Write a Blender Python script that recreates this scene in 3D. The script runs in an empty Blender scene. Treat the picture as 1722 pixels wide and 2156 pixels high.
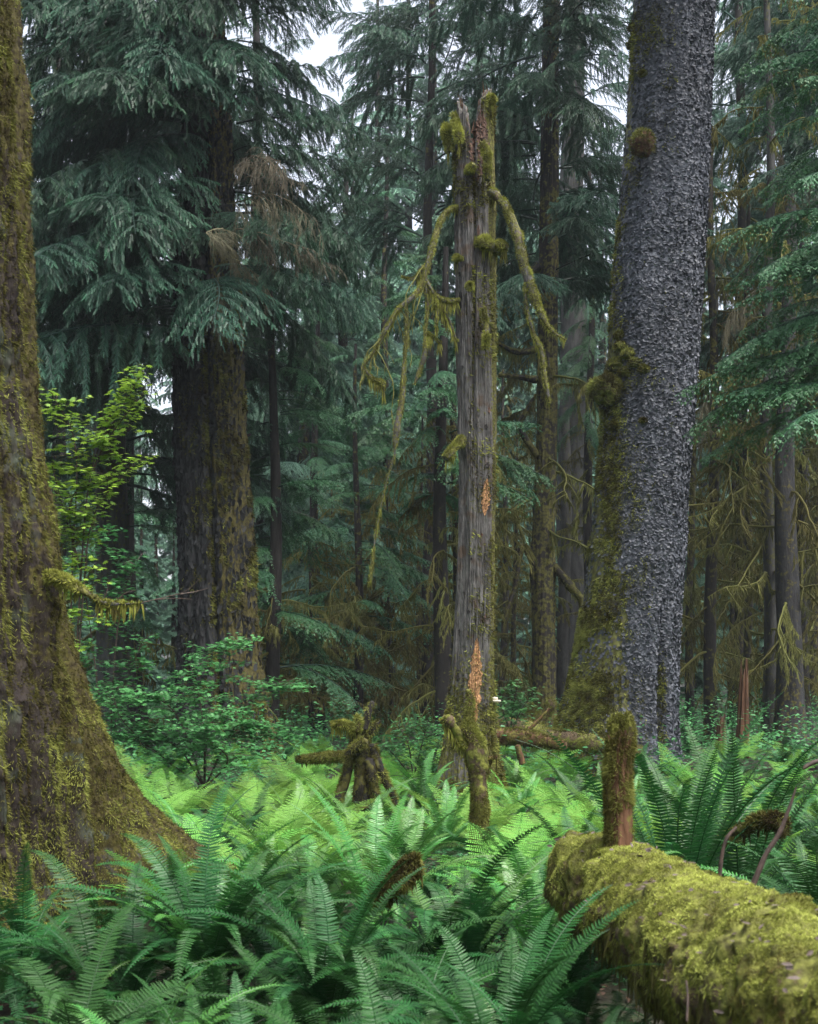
import bpy, math, random
import numpy as np
from mathutils import Vector, Matrix, Euler
S = bpy.context.scene
C = S.collection
R = math.radians
PI = math.pi

# ---------------------------------------------------------------- camera, sky, sun, exposure
F, CX, HY, CAMZ = 2695.0, 861.0, 1440.0, 1.6
cam = bpy.data.objects.new('camera', bpy.data.cameras.new('camera'))
C.objects.link(cam)
cam.location = (0, 0, CAMZ)
cam.rotation_euler = (R(90), 0, 0)
cam.data.sensor_width = 36
cam.data.lens = 45
cam.data.shift_y = 362 / 2156
cam.data.clip_start = 0.05
cam.data.clip_end = 1000
cam.data.dof.use_dof = True
cam.data.dof.focus_distance = 15
cam.data.dof.aperture_fstop = 5.0
S.camera = cam

SUN_EL, SUN_AZ = R(64), R(140)      # azimuth clockwise from +Y
w = bpy.data.worlds.new('World')
S.world = w
w.use_nodes = True
nt = w.node_tree
bg = nt.nodes['Background']
sky = nt.nodes.new('ShaderNodeTexSky')
sky.sky_type = 'NISHITA'
sky.sun_disc = False
sky.sun_elevation = SUN_EL
sky.sun_rotation = SUN_AZ
sky.air_density = 1.0
sky.dust_density = 5.0
sky.ozone_density = 1.5
hsv = nt.nodes.new('ShaderNodeHueSaturation')      # an overcast sky: the blue washed out
hsv.inputs['Saturation'].default_value = .42
hsv.inputs['Value'].default_value = 1.2
nt.links.new(sky.outputs[0], hsv.inputs['Color'])
nt.links.new(hsv.outputs[0], bg.inputs[0])
bg.inputs[1].default_value = 0.12
sl = bpy.data.lights.new('sun', 'SUN')
sun = bpy.data.objects.new('sun', sl)
C.objects.link(sun)
sl.energy = 1.5
sl.angle = R(38)
sl.color = (1.0, 0.97, 0.9)
sd = Vector((math.cos(SUN_EL) * math.sin(SUN_AZ), math.cos(SUN_EL) * math.cos(SUN_AZ), math.sin(SUN_EL)))
sun.rotation_euler = (-sd).to_track_quat('-Z', 'Y').to_euler()
S.view_settings.view_transform = 'Standard'
S.view_settings.look = 'None'
S.view_settings.exposure = 1.68
S.view_settings.gamma = 1
S.render.engine = 'CYCLES'
cy = S.cycles
cy.max_bounces = 5
cy.diffuse_bounces = 3
cy.glossy_bounces = 2
cy.transmission_bounces = 2
cy.volume_bounces = 0
cy.transparent_max_bounces = 4
cy.use_denoising = True
cy.sample_clamp_indirect = 6
cy.caustics_reflective = False
cy.caustics_refractive = False

# ---------------------------------------------------------------- helpers
def P(x, y, d):
    return np.array([(x - CX) / F * d, d, CAMZ - (y - HY) / F * d])

def vn(p, seed=0):
    p = np.asarray(p, float)
    i = np.floor(p).astype(np.int64)
    f = p - i
    f = f * f * (3 - 2 * f)
    def h(a, b, c):
        n = a * 374761393 + b * 668265263 + c * 1274126177 + seed * 144665
        n = ((n ^ (n >> 13)) * 1274126177) & 0x7fffffff
        n = n ^ (n >> 16)
        return (n & 0xffff) / 65535.0
    x, y, z = i[..., 0], i[..., 1], i[..., 2]
    fx, fy, fz = f[..., 0], f[..., 1], f[..., 2]
    def l(a, b, t): return a + (b - a) * t
    return l(l(l(h(x, y, z), h(x + 1, y, z), fx), l(h(x, y + 1, z), h(x + 1, y + 1, z), fx), fy),
             l(l(h(x, y, z + 1), h(x + 1, y, z + 1), fx), l(h(x, y + 1, z + 1), h(x + 1, y + 1, z + 1), fx), fy), fz)

def fbm(p, seed=0, o=4):
    p = np.asarray(p, float)
    s = 0; a = .5; t = 0
    for k in range(o):
        s = s + a * vn(p * 2 ** k, seed + k); t += a; a *= .5
    return s / t

def smooth(a, b, x):
    t = np.clip((x - a) / (b - a), 0, 1)
    return t * t * (3 - 2 * t)

def gz(x, y):
    x = np.asarray(x, float); y = np.asarray(y, float)
    q = np.stack([x * .35, y * .35, x * 0], -1)
    return .016 * np.maximum(y - 13, 0) - .004 * np.maximum(y - 60, 0) + (vn(q, 5) - .5) * .22 + (vn(q * 3.1, 6) - .5) * .07

def unit(a):
    return a / np.maximum(np.linalg.norm(a, axis=-1, keepdims=True), 1e-9)

class MB:
    def __init__(s): s.v = []; s.q = []; s.t = []; s.a = []; s.n = 0
    def add(s, v, q=None, t=None, age=0.5):
        v = np.asarray(v, float).reshape(-1, 3)
        if q is not None and len(q): s.q.append(np.asarray(q, np.int64).reshape(-1, 4) + s.n)
        if t is not None and len(t): s.t.append(np.asarray(t, np.int64).reshape(-1, 3) + s.n)
        s.v.append(v); s.a.append(np.broadcast_to(np.asarray(age, float).reshape(-1), (len(v),)) if np.ndim(age) else np.full(len(v), float(age)))
        s.n += len(v)
    def merge(s, o, M=None, dage=0.0):
        V, Q, T, A = o.cat()
        if M is not None:
            V = V @ M[:3, :3].T + M[:3, 3]
        s.add(V, Q, T, np.clip(A + dage, 0, 1))
    def cat(s):
        if s.n == 0: return np.zeros((0, 3)), np.zeros((0, 4), int), np.zeros((0, 3), int), np.zeros(0)
        V = np.concatenate(s.v); A = np.concatenate(s.a)
        Q = np.concatenate(s.q) if s.q else np.zeros((0, 4), int)
        T = np.concatenate(s.t) if s.t else np.zeros((0, 3), int)
        return V, Q, T, A
    def mesh(s, name, mat, off=(0, 0, 0), sm=False):
        V, Q, T, A = s.cat()
        V = V - np.asarray(off, float)
        me = bpy.data.meshes.new(name)
        me.vertices.add(len(V)); me.vertices.foreach_set('co', V.astype(np.float32).ravel())
        lo = np.concatenate([Q.ravel(), T.ravel()]).astype(np.int32)
        me.loops.add(len(lo)); me.loops.foreach_set('vertex_index', lo)
        nq, ntr = len(Q), len(T)
        me.polygons.add(nq + ntr)
        st = np.concatenate([np.arange(nq) * 4, nq * 4 + np.arange(ntr) * 3]).astype(np.int32)
        me.polygons.foreach_set('loop_start', st)
        me.polygons.foreach_set('use_smooth', np.full(nq + ntr, sm))
        at = me.attributes.new('age', 'FLOAT', 'POINT'); at.data.foreach_set('value', A.astype(np.float32))
        me.update(calc_edges=True)
        me.validate()
        me.materials.append(mat)
        return me

def base_of(parent):
    o = parent
    while o is not None and o.parent is not None: o = o.parent
    return np.array(o.location) if o is not None else np.zeros(3)

def obj(name, mb, mat, parent=None, sm=False, loc=None, label=None):
    off = base_of(parent) if parent is not None else (np.zeros(3) if loc is None else np.asarray(loc, float))
    o = bpy.data.objects.new(name, mb.mesh(name, mat, off, sm))
    C.objects.link(o)
    if parent is not None: o.parent = parent
    else: o.location = off
    if label: o['label'] = label
    return o

def link(name, mesh, parent, loc, rot, sc):
    o = bpy.data.objects.new(name, mesh)
    C.objects.link(o)
    o.parent = parent; o.location = loc; o.rotation_euler = rot
    o.scale = (sc, sc, sc) if np.isscalar(sc) else sc
    return o

def thing(name, label, cat, loc=(0, 0, 0), group=None):
    o = bpy.data.objects.new(name, None); C.objects.link(o)
    o.empty_display_size = .2
    o.location = loc; o['label'] = label; o['category'] = cat
    if group: o['group'] = group
    return o

def tag(o, label=None, cat=None, group=None, kind=None):
    if label: o['label'] = label
    if cat: o['category'] = cat
    if group: o['group'] = group
    if kind: o['kind'] = kind
    return o

def stamp(mb, tv, tq, tt, pos, d, nrm, L, W, age, tage=None):
    pos = np.asarray(pos, float); n = len(pos)
    if n == 0: return
    d = unit(np.asarray(d, float)); nrm = np.asarray(nrm, float)
    side = np.cross(nrm, d)
    bad = np.linalg.norm(side, axis=1) < 1e-3
    if bad.any(): side[bad] = np.cross(np.array([.3, 1, .2]), d[bad])
    side = unit(side); nn = np.cross(d, side)
    L = np.broadcast_to(L, (n,)); W = np.broadcast_to(W, (n,))
    tv = np.asarray(tv, float); k = len(tv)
    V = pos[:, None] + (tv[None, :, 0, None] * L[:, None, None]) * d[:, None] \
        + (tv[None, :, 1, None] * W[:, None, None]) * side[:, None] + (tv[None, :, 2, None] * W[:, None, None]) * nn[:, None]
    offs = (np.arange(n) * k)[:, None, None]
    q = (np.asarray(tq)[None] + offs).reshape(-1, 4) if tq is not None and len(tq) else None
    t = (np.asarray(tt)[None] + offs).reshape(-1, 3) if tt is not None and len(tt) else None
    A = np.broadcast_to(age, (n,))[:, None] + (np.zeros(k) if tage is None else np.asarray(tage))[None]
    mb.add(V.reshape(-1, 3), q, t, np.clip(A, 0, 1).reshape(-1))

# templates --------------------------------------------------------
def _shoot():
    v = []; t = []; a = []
    for pl in range(2):
        b = len(v)
        for i in range(5):
            v.append((i / 4, 0, 0)); a.append(i / 4 * .35)
        for i in range(4):
            for sg in (-1, 1):
                wd = .5 * (1 - .12 * i)
                x = min(1.06, i / 4 + .3)
                v.append((x, sg * wd, 0) if pl == 0 else (x, 0, sg * wd)); a.append(i / 4 * .35 + .1)
                t.append((b + i, b + i + 1, b + 5 + i * 2 + (0 if sg < 0 else 1)))
    return v, None, t, a
SHOOT = _shoot()
_fl = [(0, 0, 0), (.25, 0, 0), (.5, 0, 0), (.75, 0, 0), (1, 0, 0)]
FLAT = (_fl + [(.35, .5, -.06), (.6, .45, -.06), (.85, .34, -.06), (.35, -.5, -.06), (.6, -.45, -.06), (.85, -.34, -.06), (.12, .3, 0), (.12, -.3, 0)],
        None, [(0, 1, 11), (1, 2, 5), (2, 3, 6), (3, 4, 7), (1, 0, 12), (2, 1, 8), (3, 2, 9), (4, 3, 10)],
        [0, .1, .2, .3, .4, .2, .3, .4, .2, .3, .4, 0, 0])
COARSE = ([(0, 0, 0), (.5, .5, 0), (1, 0, 0), (.5, -.5, 0), (.5, 0, .5), (.5, 0, -.5)], [(0, 1, 2, 3), (0, 4, 2, 5)], None, [0, .2, .4, .2, .2, .2])
BLADE = ([(0, -.5, 0), (0, .5, 0), (.55, .3, .25), (.55, -.3, .25), (1, 0, -.1)], [(0, 1, 2, 3)], [(3, 2, 4)], [0, 0, .1, .1, .2])
STRAND = ([(0, -.5, 0), (0, .5, 0), (.35, .42, .2), (.35, -.42, .2), (.7, .3, -.1), (.7, -.3, -.1), (1, 0, 0),
           (0, 0, -.5), (0, 0, .5), (.45, 0, .36), (.45, 0, -.36), (.9, 0, 0)],
          [(0, 1, 2, 3), (3, 2, 4, 5), (7, 8, 9, 10)], [(5, 4, 6), (10, 9, 11)], [0, 0, 0, 0, 0, 0, .1, 0, 0, 0, 0, .1])
PINNA = ([(0, 0, 0), (.12, 0, -.05), (.5, 0, -.08), (.82, 0, -.05), (1, 0, 0),
          (.05, .5, .08), (.5, .42, .06), (.82, .22, .03), (.05, -.42, .08), (.5, -.42, .06), (.82, -.22, .03)],
         [(1, 2, 6, 5), (2, 3, 7, 6), (2, 1, 8, 9), (3, 2, 9, 10)], [(0, 1, 5), (1, 0, 8), (3, 4, 7), (4, 3, 10)],
         [0, 0, .05, .12, .2, 0, .05, .15, 0, .05, .15])
def _maple():
    v = [(0, 0, 0)]; a = [0]; angs = [-128, -84, -42, 0, 42, 84, 128]; ln = [.38, .47, .52, .56, .52, .47, .38]
    for i, (g, l) in enumerate(zip(angs, ln)):
        if i:
            m = R((g + angs[i - 1]) / 2); v.append((math.cos(m) * .27, math.sin(m) * .27, .0)); a.append(0)
        v.append((math.cos(R(g)) * l, math.sin(R(g)) * l, -.05)); a.append(.15)
    v = [(x + .35, y, z) for x, y, z in v]
    v[0] = (.2, 0, .02)
    t = [(0, i, i + 1) for i in range(1, len(v) - 1)]
    return v, None, t, a
MAPLE = _maple()
LEAF = ([(0, 0, 0), (.35, .4, .06), (.75, .3, 0), (1, 0, -.1), (.75, -.3, 0), (.35, -.4, .06)], [(0, 1, 2, 3), (0, 3, 4, 5)], None, [0, .05, .1, .15, .1, .05])
FLAKE = ([(0, 0, 0), (-.5, .1, -.07), (-.32, .5, -.02), (.2, .46, .06), (.52, .05, .13), (.3, -.45, .07), (-.25, -.5, -.01)], None,
         [(0, 1, 2), (0, 2, 3), (0, 3, 4), (0, 4, 5), (0, 5, 6), (0, 6, 1)], [0, -.1, 0, .05, .1, .05, 0])

def catmull(pts, rad, n=6):
    pts = np.asarray(pts, float); rad = np.asarray(rad, float)
    Q = np.vstack([2 * pts[0] - pts[1], pts, 2 * pts[-1] - pts[-2]])
    out = []; ro = []
    for i in range(len(pts) - 1):
        a, b, c, d = Q[i:i + 4]
        for k in range(n):
            t = k / n
            out.append(.5 * ((2 * b) + (c - a) * t + (2 * a - 5 * b + 4 * c - d) * t * t + (3 * b - a - 3 * c + d) * t ** 3))
            ro.append(rad[i] + (rad[i + 1] - rad[i]) * t)
    out.append(pts[-1]); ro.append(rad[-1])
    return np.array(out), np.array(ro)

def tube(mb, pts, rad, ns=6, age=.5, amp=0, nf=3.0, seed=0, cap=False):
    pts = np.asarray(pts, float); m = len(pts)
    tg = unit(np.gradient(pts, axis=0))
    up = np.array([0, 0, 1.]) if abs(tg[0][2]) < .9 else np.array([1., 0, 0])
    G = np.zeros((m, ns, 3)); th = np.arange(ns) / ns * 2 * PI
    for i in range(m):
        s = np.cross(tg[i], up); s /= np.linalg.norm(s); up = np.cross(s, tg[i])
        dr = s[None] * np.cos(th)[:, None] + up[None] * np.sin(th)[:, None]
        r = np.full(ns, rad[i])
        if amp:
            r = r * (1 + amp * (fbm((pts[i] + dr * rad[i]) * nf, seed, 3) * 2 - 1))
        G[i] = pts[i] + dr * r[:, None]
    grid_add(mb, G, age)
    if cap:
        for e, row in ((0, 0), (m - 1, (m - 1))):
            c = pts[e] + (tg[e] * rad[e] * .5 * (-1 if e == 0 else 1))
            v = np.vstack([c[None], G[row]])
            mb.add(v, None, [(0, 1 + k, 1 + (k + 1) % ns) for k in range(ns)], age if np.isscalar(age) else .5)
    return G

def grid_add(mb, G, age=.5):
    m, ns = G.shape[:2]
    i, j = np.meshgrid(np.arange(m - 1), np.arange(ns), indexing='ij')
    j2 = (j + 1) % ns
    q = np.stack([i * ns + j, i * ns + j2, (i + 1) * ns + j2, (i + 1) * ns + j], -1).reshape(-1, 4)
    mb.add(G.reshape(-1, 3), q, None, np.asarray(age).reshape(-1) if np.ndim(age) else age)

def scatter(G, n, rng, wf=None):
    """random points on a wrapped grid: positions, outward normals, (row, column) cell"""
    H = np.concatenate([G, G[:, :1]], 1)
    a, b, c, d = H[:-1, :-1], H[:-1, 1:], H[1:, 1:], H[1:, :-1]
    nr = np.cross(b - a, d - a)
    ar = np.linalg.norm(nr, axis=-1)
    wgt = ar.copy()
    if wf is not None: wgt = wgt * wf((a + c) / 2, unit(nr))
    p = wgt.ravel(); cs = np.cumsum(p)
    if cs[-1] <= 0: return np.zeros((0, 3)), np.zeros((0, 3)), None
    k = np.minimum(np.searchsorted(cs, rng.random(n) * cs[-1]), len(p) - 1)
    i, j = k // nr.shape[1], k % nr.shape[1]
    u, v = rng.random((n, 1)), rng.random((n, 1))
    pos = (a[i, j] * (1 - u) + b[i, j] * u) * (1 - v) + (d[i, j] * (1 - u) + c[i, j] * u) * v
    return pos, unit(nr)[i, j], (i, j)

# ---------------------------------------------------------------- materials
def newmat(name):
    m = bpy.data.materials.new(name); m.use_nodes = True
    t = m.node_tree; b = t.nodes['Principled BSDF']
    return m, t, b
def N(t, k, **kw):
    n = t.nodes.new(k)
    for a, v in kw.items(): setattr(n, a, v)
    return n
def mixc(t, f, a, b, mode='MIX'):
    n = N(t, 'ShaderNodeMix', data_type='RGBA', blend_type=mode)
    for i, x in ((0, f), (6, a), (7, b)):
        if isinstance(x, (int, float)): n.inputs[i].default_value = x if i == 0 else (x, x, x, 1)
        elif isinstance(x, tuple): n.inputs[i].default_value = (*x, 1)
        else: t.links.new(x, n.inputs[i])
    return n.outputs[2]
def ramp(t, f, stops):
    n = N(t, 'ShaderNodeValToRGB'); t.links.new(f, n.inputs[0]); e = n.color_ramp.elements
    while len(e) < len(stops): e.new(.5)
    for k, (p, c) in enumerate(stops):
        e[k].position = p; e[k].color = (*c, 1) if isinstance(c, tuple) else (c, c, c, 1)
    return n.outputs[0]
def math_(t, op, a, b=0.0, clamp=False):
    n = N(t, 'ShaderNodeMath', operation=op); n.use_clamp = clamp
    for i, x in ((0, a), (1, b)):
        if isinstance(x, (int, float)): n.inputs[i].default_value = x
        else: t.links.new(x, n.inputs[i])
    return n.outputs[0]
def noise(t, scale, vec=None, det=3, stretch=None):
    n = N(t, 'ShaderNodeTexNoise'); n.inputs['Scale'].default_value = scale; n.inputs['Detail'].default_value = det
    if vec is None: vec = N(t, 'ShaderNodeTexCoord').outputs['Object']
    if stretch:
        mp = N(t, 'ShaderNodeMapping'); mp.inputs['Scale'].default_value = stretch; t.links.new(vec, mp.inputs[0]); vec = mp.outputs[0]
    t.links.new(vec, n.inputs['Vector'])
    return n.outputs[0]

def leaf_mat(name, old, new, rough=.5, trans=.25, spec=.4, vary=.25, hue=.02):
    m, t, b = newmat(name)
    a = N(t, 'ShaderNodeAttribute', attribute_name='age').outputs['Fac']
    col = mixc(t, a, old, new)
    oi = N(t, 'ShaderNodeObjectInfo').outputs['Random']
    hs = N(t, 'ShaderNodeHueSaturation')
    t.links.new(math_(t, 'ADD', math_(t, 'MULTIPLY', oi, 2 * hue), .5 - hue), hs.inputs['Hue'])
    t.links.new(math_(t, 'ADD', math_(t, 'MULTIPLY', oi, vary * 2), 1 - vary), hs.inputs['Value'])
    t.links.new(col, hs.inputs['Color'])
    b.inputs['Roughness'].default_value = rough
    b.inputs['Specular IOR Level'].default_value = spec
    t.links.new(hs.outputs[0], b.inputs['Base Color'])
    tr = N(t, 'ShaderNodeBsdfTranslucent'); t.links.new(hs.outputs[0], tr.inputs[0])
    mx = N(t, 'ShaderNodeMixShader'); mx.inputs[0].default_value = trans
    t.links.new(b.outputs[0], mx.inputs[1]); t.links.new(tr.outputs[0], mx.inputs[2])
    if trans: t.links.new(mx.outputs[0], t.nodes['Material Output'].inputs[0])
    return m

def moss_mat(name, c1, c2, c3, scale=3.0, trans=.15):
    """c1 brown, c2 olive, c3 bright; patchy by noise, tips by age"""
    m, t, b = newmat(name)
    n1 = noise(t, scale, det=4)
    a = N(t, 'ShaderNodeAttribute', attribute_name='age').outputs['Fac']
    f = math_(t, 'ADD', math_(t, 'MULTIPLY', math_(t, 'SUBTRACT', n1, .5), 1.6), a, True)
    col = ramp(t, f, [(0.1, c1), (.5, c2), (.95, c3)])
    b.inputs['Roughness'].default_value = .85
    b.inputs['Specular IOR Level'].default_value = .15
    t.links.new(col, b.inputs['Base Color'])
    tr = N(t, 'ShaderNodeBsdfTranslucent'); t.links.new(col, tr.inputs[0])
    mx = N(t, 'ShaderNodeMixShader'); mx.inputs[0].default_value = trans
    t.links.new(b.outputs[0], mx.inputs[1]); t.links.new(tr.outputs[0], mx.inputs[2])
    t.links.new(mx.outputs[0], t.nodes['Material Output'].inputs[0])
    return m

def bark_mat(name, c1, c2, m1=(.035, .03, .008), m2=(.09, .085, .02), scale=6.0, st=(1, 1, .2), bump=.5, bd=.03, rough=.8, spots=None, spec=.25, plates=False):
    """c1 crevice, c2 ridge; attribute 'age' = moss cover"""
    m, t, b = newmat(name)
    oc = N(t, 'ShaderNodeTexCoord').outputs['Object']
    n1 = noise(t, scale, oc, 6, st)
    n2 = noise(t, scale * 5, oc, 4, st)
    n3 = noise(t, scale * .35, oc, 3)
    h = math_(t, 'ADD', math_(t, 'MULTIPLY', n1, .65), math_(t, 'MULTIPLY', n2, .35))
    col = ramp(t, h, [(.34, c1), (.66, c2)])
    if plates:
        vo = N(t, 'ShaderNodeTexVoronoi', feature='F1'); vo.inputs['Scale'].default_value = scale * 2.5
        t.links.new(oc, vo.inputs['Vector'])
        pc = ramp(t, vo.outputs['Color'], [(.2, .6), (.8, 1.25)])
        col = mixc(t, .7, col, pc, 'MULTIPLY')
    if spots:
        sp = ramp(t, n3, [(.55, 0.0), (.68, 1.0)])
        col = mixc(t, math_(t, 'MULTIPLY', sp, .8), col, spots)
    a = N(t, 'ShaderNodeAttribute', attribute_name='age').outputs['Fac']
    nm = noise(t, scale * 1.5, oc, 5)
    cover = math_(t, 'ADD', math_(t, 'MULTIPLY', math_(t, 'SUBTRACT', nm, .5), 2.0), a)
    cover = ramp(t, cover, [(.42, 0.0), (.62, 1.0)])
    mc = ramp(t, noise(t, scale * 3, oc, 5), [(.35, m1), (.65, m2)])
    fc = mixc(t, cover, col, mc)
    t.links.new(fc, b.inputs['Base Color'])
    b.inputs['Roughness'].default_value = rough
    b.inputs['Specular IOR Level'].default_value = spec
    bp = N(t, 'ShaderNodeBump'); bp.inputs['Strength'].default_value = bump; bp.inputs['Distance'].default_value = bd
    t.links.new(h, bp.inputs['Height']); t.links.new(bp.outputs[0], b.inputs['Normal'])
    return m

def flat_mat(name, c, rough=.7, c2=None, scale=20):
    m, t, b = newmat(name)
    if c2: t.links.new(ramp(t, noise(t, scale, det=5), [(.35, c), (.65, c2)]), b.inputs['Base Color'])
    else: b.inputs['Base Color'].default_value = (*c, 1)
    b.inputs['Roughness'].default_value = rough
    return m

M = dict(
    spruce=leaf_mat('spruce_needles', (.006, .026, .018), (.040, .120, .062), .5, .15),
    hemlock=leaf_mat('hemlock_needles', (.007, .036, .018), (.065, .20, .075), .45, .2),
    dead=leaf_mat('dead_twigs', (.05, .045, .030), (.13, .115, .072), .9, .1),
    drape=leaf_mat('hanging_moss', (.055, .057, .016), (.21, .205, .07), .9, .25, .1),
    mistleaf=leaf_mat('mist_tinted_needles', (.026, .072, .055), (.15, .29, .19), .6, .15),  # needle green lightened to paint mist and far skylight into the colour
    sword=leaf_mat('sword_fern', (.006, .038, .009), (.036, .140, .027), .42, .2, .3, .2),
    swordnew=leaf_mat('young_sword_fern', (.03, .12, .022), (.10, .28, .045), .35, .25, .6, .15),
    lady=leaf_mat('lady_fern', (.065, .20, .03), (.21, .43, .075), .5, .35, .3, .2),
    maple=leaf_mat('vine_maple', (.05, .18, .03), (.27, .47, .055), .5, .4, .35, .2),
    shrubleaf=leaf_mat('shrub_leaves', (.016, .09, .028), (.08, .27, .08), .45, .3, .4, .25),
    bark_big=bark_mat('scaly_spruce_bark', (.018, .018, .021), (.052, .055, .066), (.035, .03, .01), (.12, .125, .024), 5, (1, 1, .8), .4, .03, .6, None, .4, True),
    flake=leaf_mat('bark_flakes', (.040, .043, .052), (.098, .107, .132), .55, 0, .3, 0, 0),
    bark_dark=bark_mat('dark_spruce_bark', (.006, .005, .006), (.036, .036, .038), (.03, .022, .008), (.085, .075, .018), 7, (1, 1, .28), .9, .05, .75),
    bark_far=bark_mat('far_bark', (.006, .005, .005), (.030, .026, .024), (.03, .027, .009), (.095, .09, .022), 6, (1, 1, .25), .7, .04),
    bark_grey=bark_mat('grey_trunk_bark', (.012, .011, .011), (.060, .060, .058), (.022, .022, .007), (.065, .065, .018), 8, (1, 1, .25), .7, .03),
    snag=bark_mat('weathered_snag_wood', (.022, .020, .019), (.135, .130, .125), (.035, .030, .009), (.12, .12, .028), 14, (1, 1, .26), 1.0, .04, .8, (.07, .045, .03)),
    left=bark_mat('old_mossy_bark', (.008, .005, .005), (.030, .023, .017), (.016, .010, .004), (.060, .052, .012), 9, (1, 1, .4), .9, .03, .85, (.055, .068, .048)),
    rot=bark_mat('rotten_red_wood', (.025, .011, .006), (.14, .070, .038), (.035, .026, .006), (.13, .115, .025), 12, (1, 1, .12), .9, .03),
    logbark=bark_mat('mossy_log_bark', (.03, .02, .012), (.12, .085, .05), (.05, .048, .012), (.15, .16, .03), 9, (1, 1, 1), .9, .03),
    moss=moss_mat('brown_green_moss', (.024, .015, .006), (.075, .072, .015), (.22, .24, .055), 1.8),
    mossy=moss_mat('yellow_moss', (.06, .055, .014), (.15, .16, .030), (.31, .33, .07), 6.0),
    mosslog=moss_mat('log_moss', (.08, .055, .018), (.17, .19, .035), (.42, .46, .11), 5.0),
    wood=flat_mat('fresh_orange_wood', (.13, .06, .025), .8, (.40, .22, .095), 50),
    hole=flat_mat('dark_hole', (.012, .009, .008), .9),
    red=flat_mat('red_rot', (.03, .016, .012), .9, (.10, .05, .032), 40),
    stick=flat_mat('brown_stick', (.025, .015, .012), .7, (.065, .040, .030), 30),
    fungus=flat_mat('pale_fungus', (.42, .38, .30), .8),
    stipe=flat_mat('fern_stipe', (.10, .085, .03), .6),
    ground=None,
)
m, t, b = newmat('forest_floor')
t.links.new(ramp(t, noise(t, 2.2, det=8), [(.35, (.007, .005, .003)), (.5, (.016, .013, .006)), (.68, (.022, .034, .008))]), b.inputs['Base Color'])
b.inputs['Roughness'].default_value = .95
bp = N(t, 'ShaderNodeBump'); bp.inputs['Strength'].default_value = .8; bp.inputs['Distance'].default_value = .05
t.links.new(noise(t, 12, det=6), bp.inputs['Height']); t.links.new(bp.outputs[0], b.inputs['Normal'])
M['ground'] = m

# ---------------------------------------------------------------- ground sheet
def axis(lo, hi, a, b, fine):
    left = -np.geomspace(.001, a - lo, 30)[::-1] + a
    right = np.geomspace(.001, hi - b, 40) + b
    return np.unique(np.concatenate([left, np.arange(a, b, fine), right]))
gx = axis(-140, 140, -9, 9, .14); gy = axis(-34, 200, 2, 26, .14)
XX, YY = np.meshgrid(gx, gy)
ZZ = gz(XX, YY) + (fbm(np.stack([XX * 3, YY * 3, XX * 0], -1), 9) - .5) * .08
mb = MB()
ny, nx = XX.shape
i, j = np.meshgrid(np.arange(ny - 1), np.arange(nx - 1), indexing='ij')
mb.add(np.stack([XX, YY, ZZ], -1), np.stack([i * nx + j, i * nx + j + 1, (i + 1) * nx + j + 1, (i + 1) * nx + j], -1).reshape(-1, 4))
tag(obj('ground', mb, M['ground'], sm=True), 'dark mossy forest floor under the ferns', kind='structure')

# ---------------------------------------------------------------- branches (meshes reused by copies)
def shoots_add(mb, T, pos, dr, nr, L, W, age):
    stamp(mb, T[0], T[1], T[2], np.array(pos), np.array(dr), np.array(nr), np.array(L), np.array(W), np.array(age), T[3])

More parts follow.
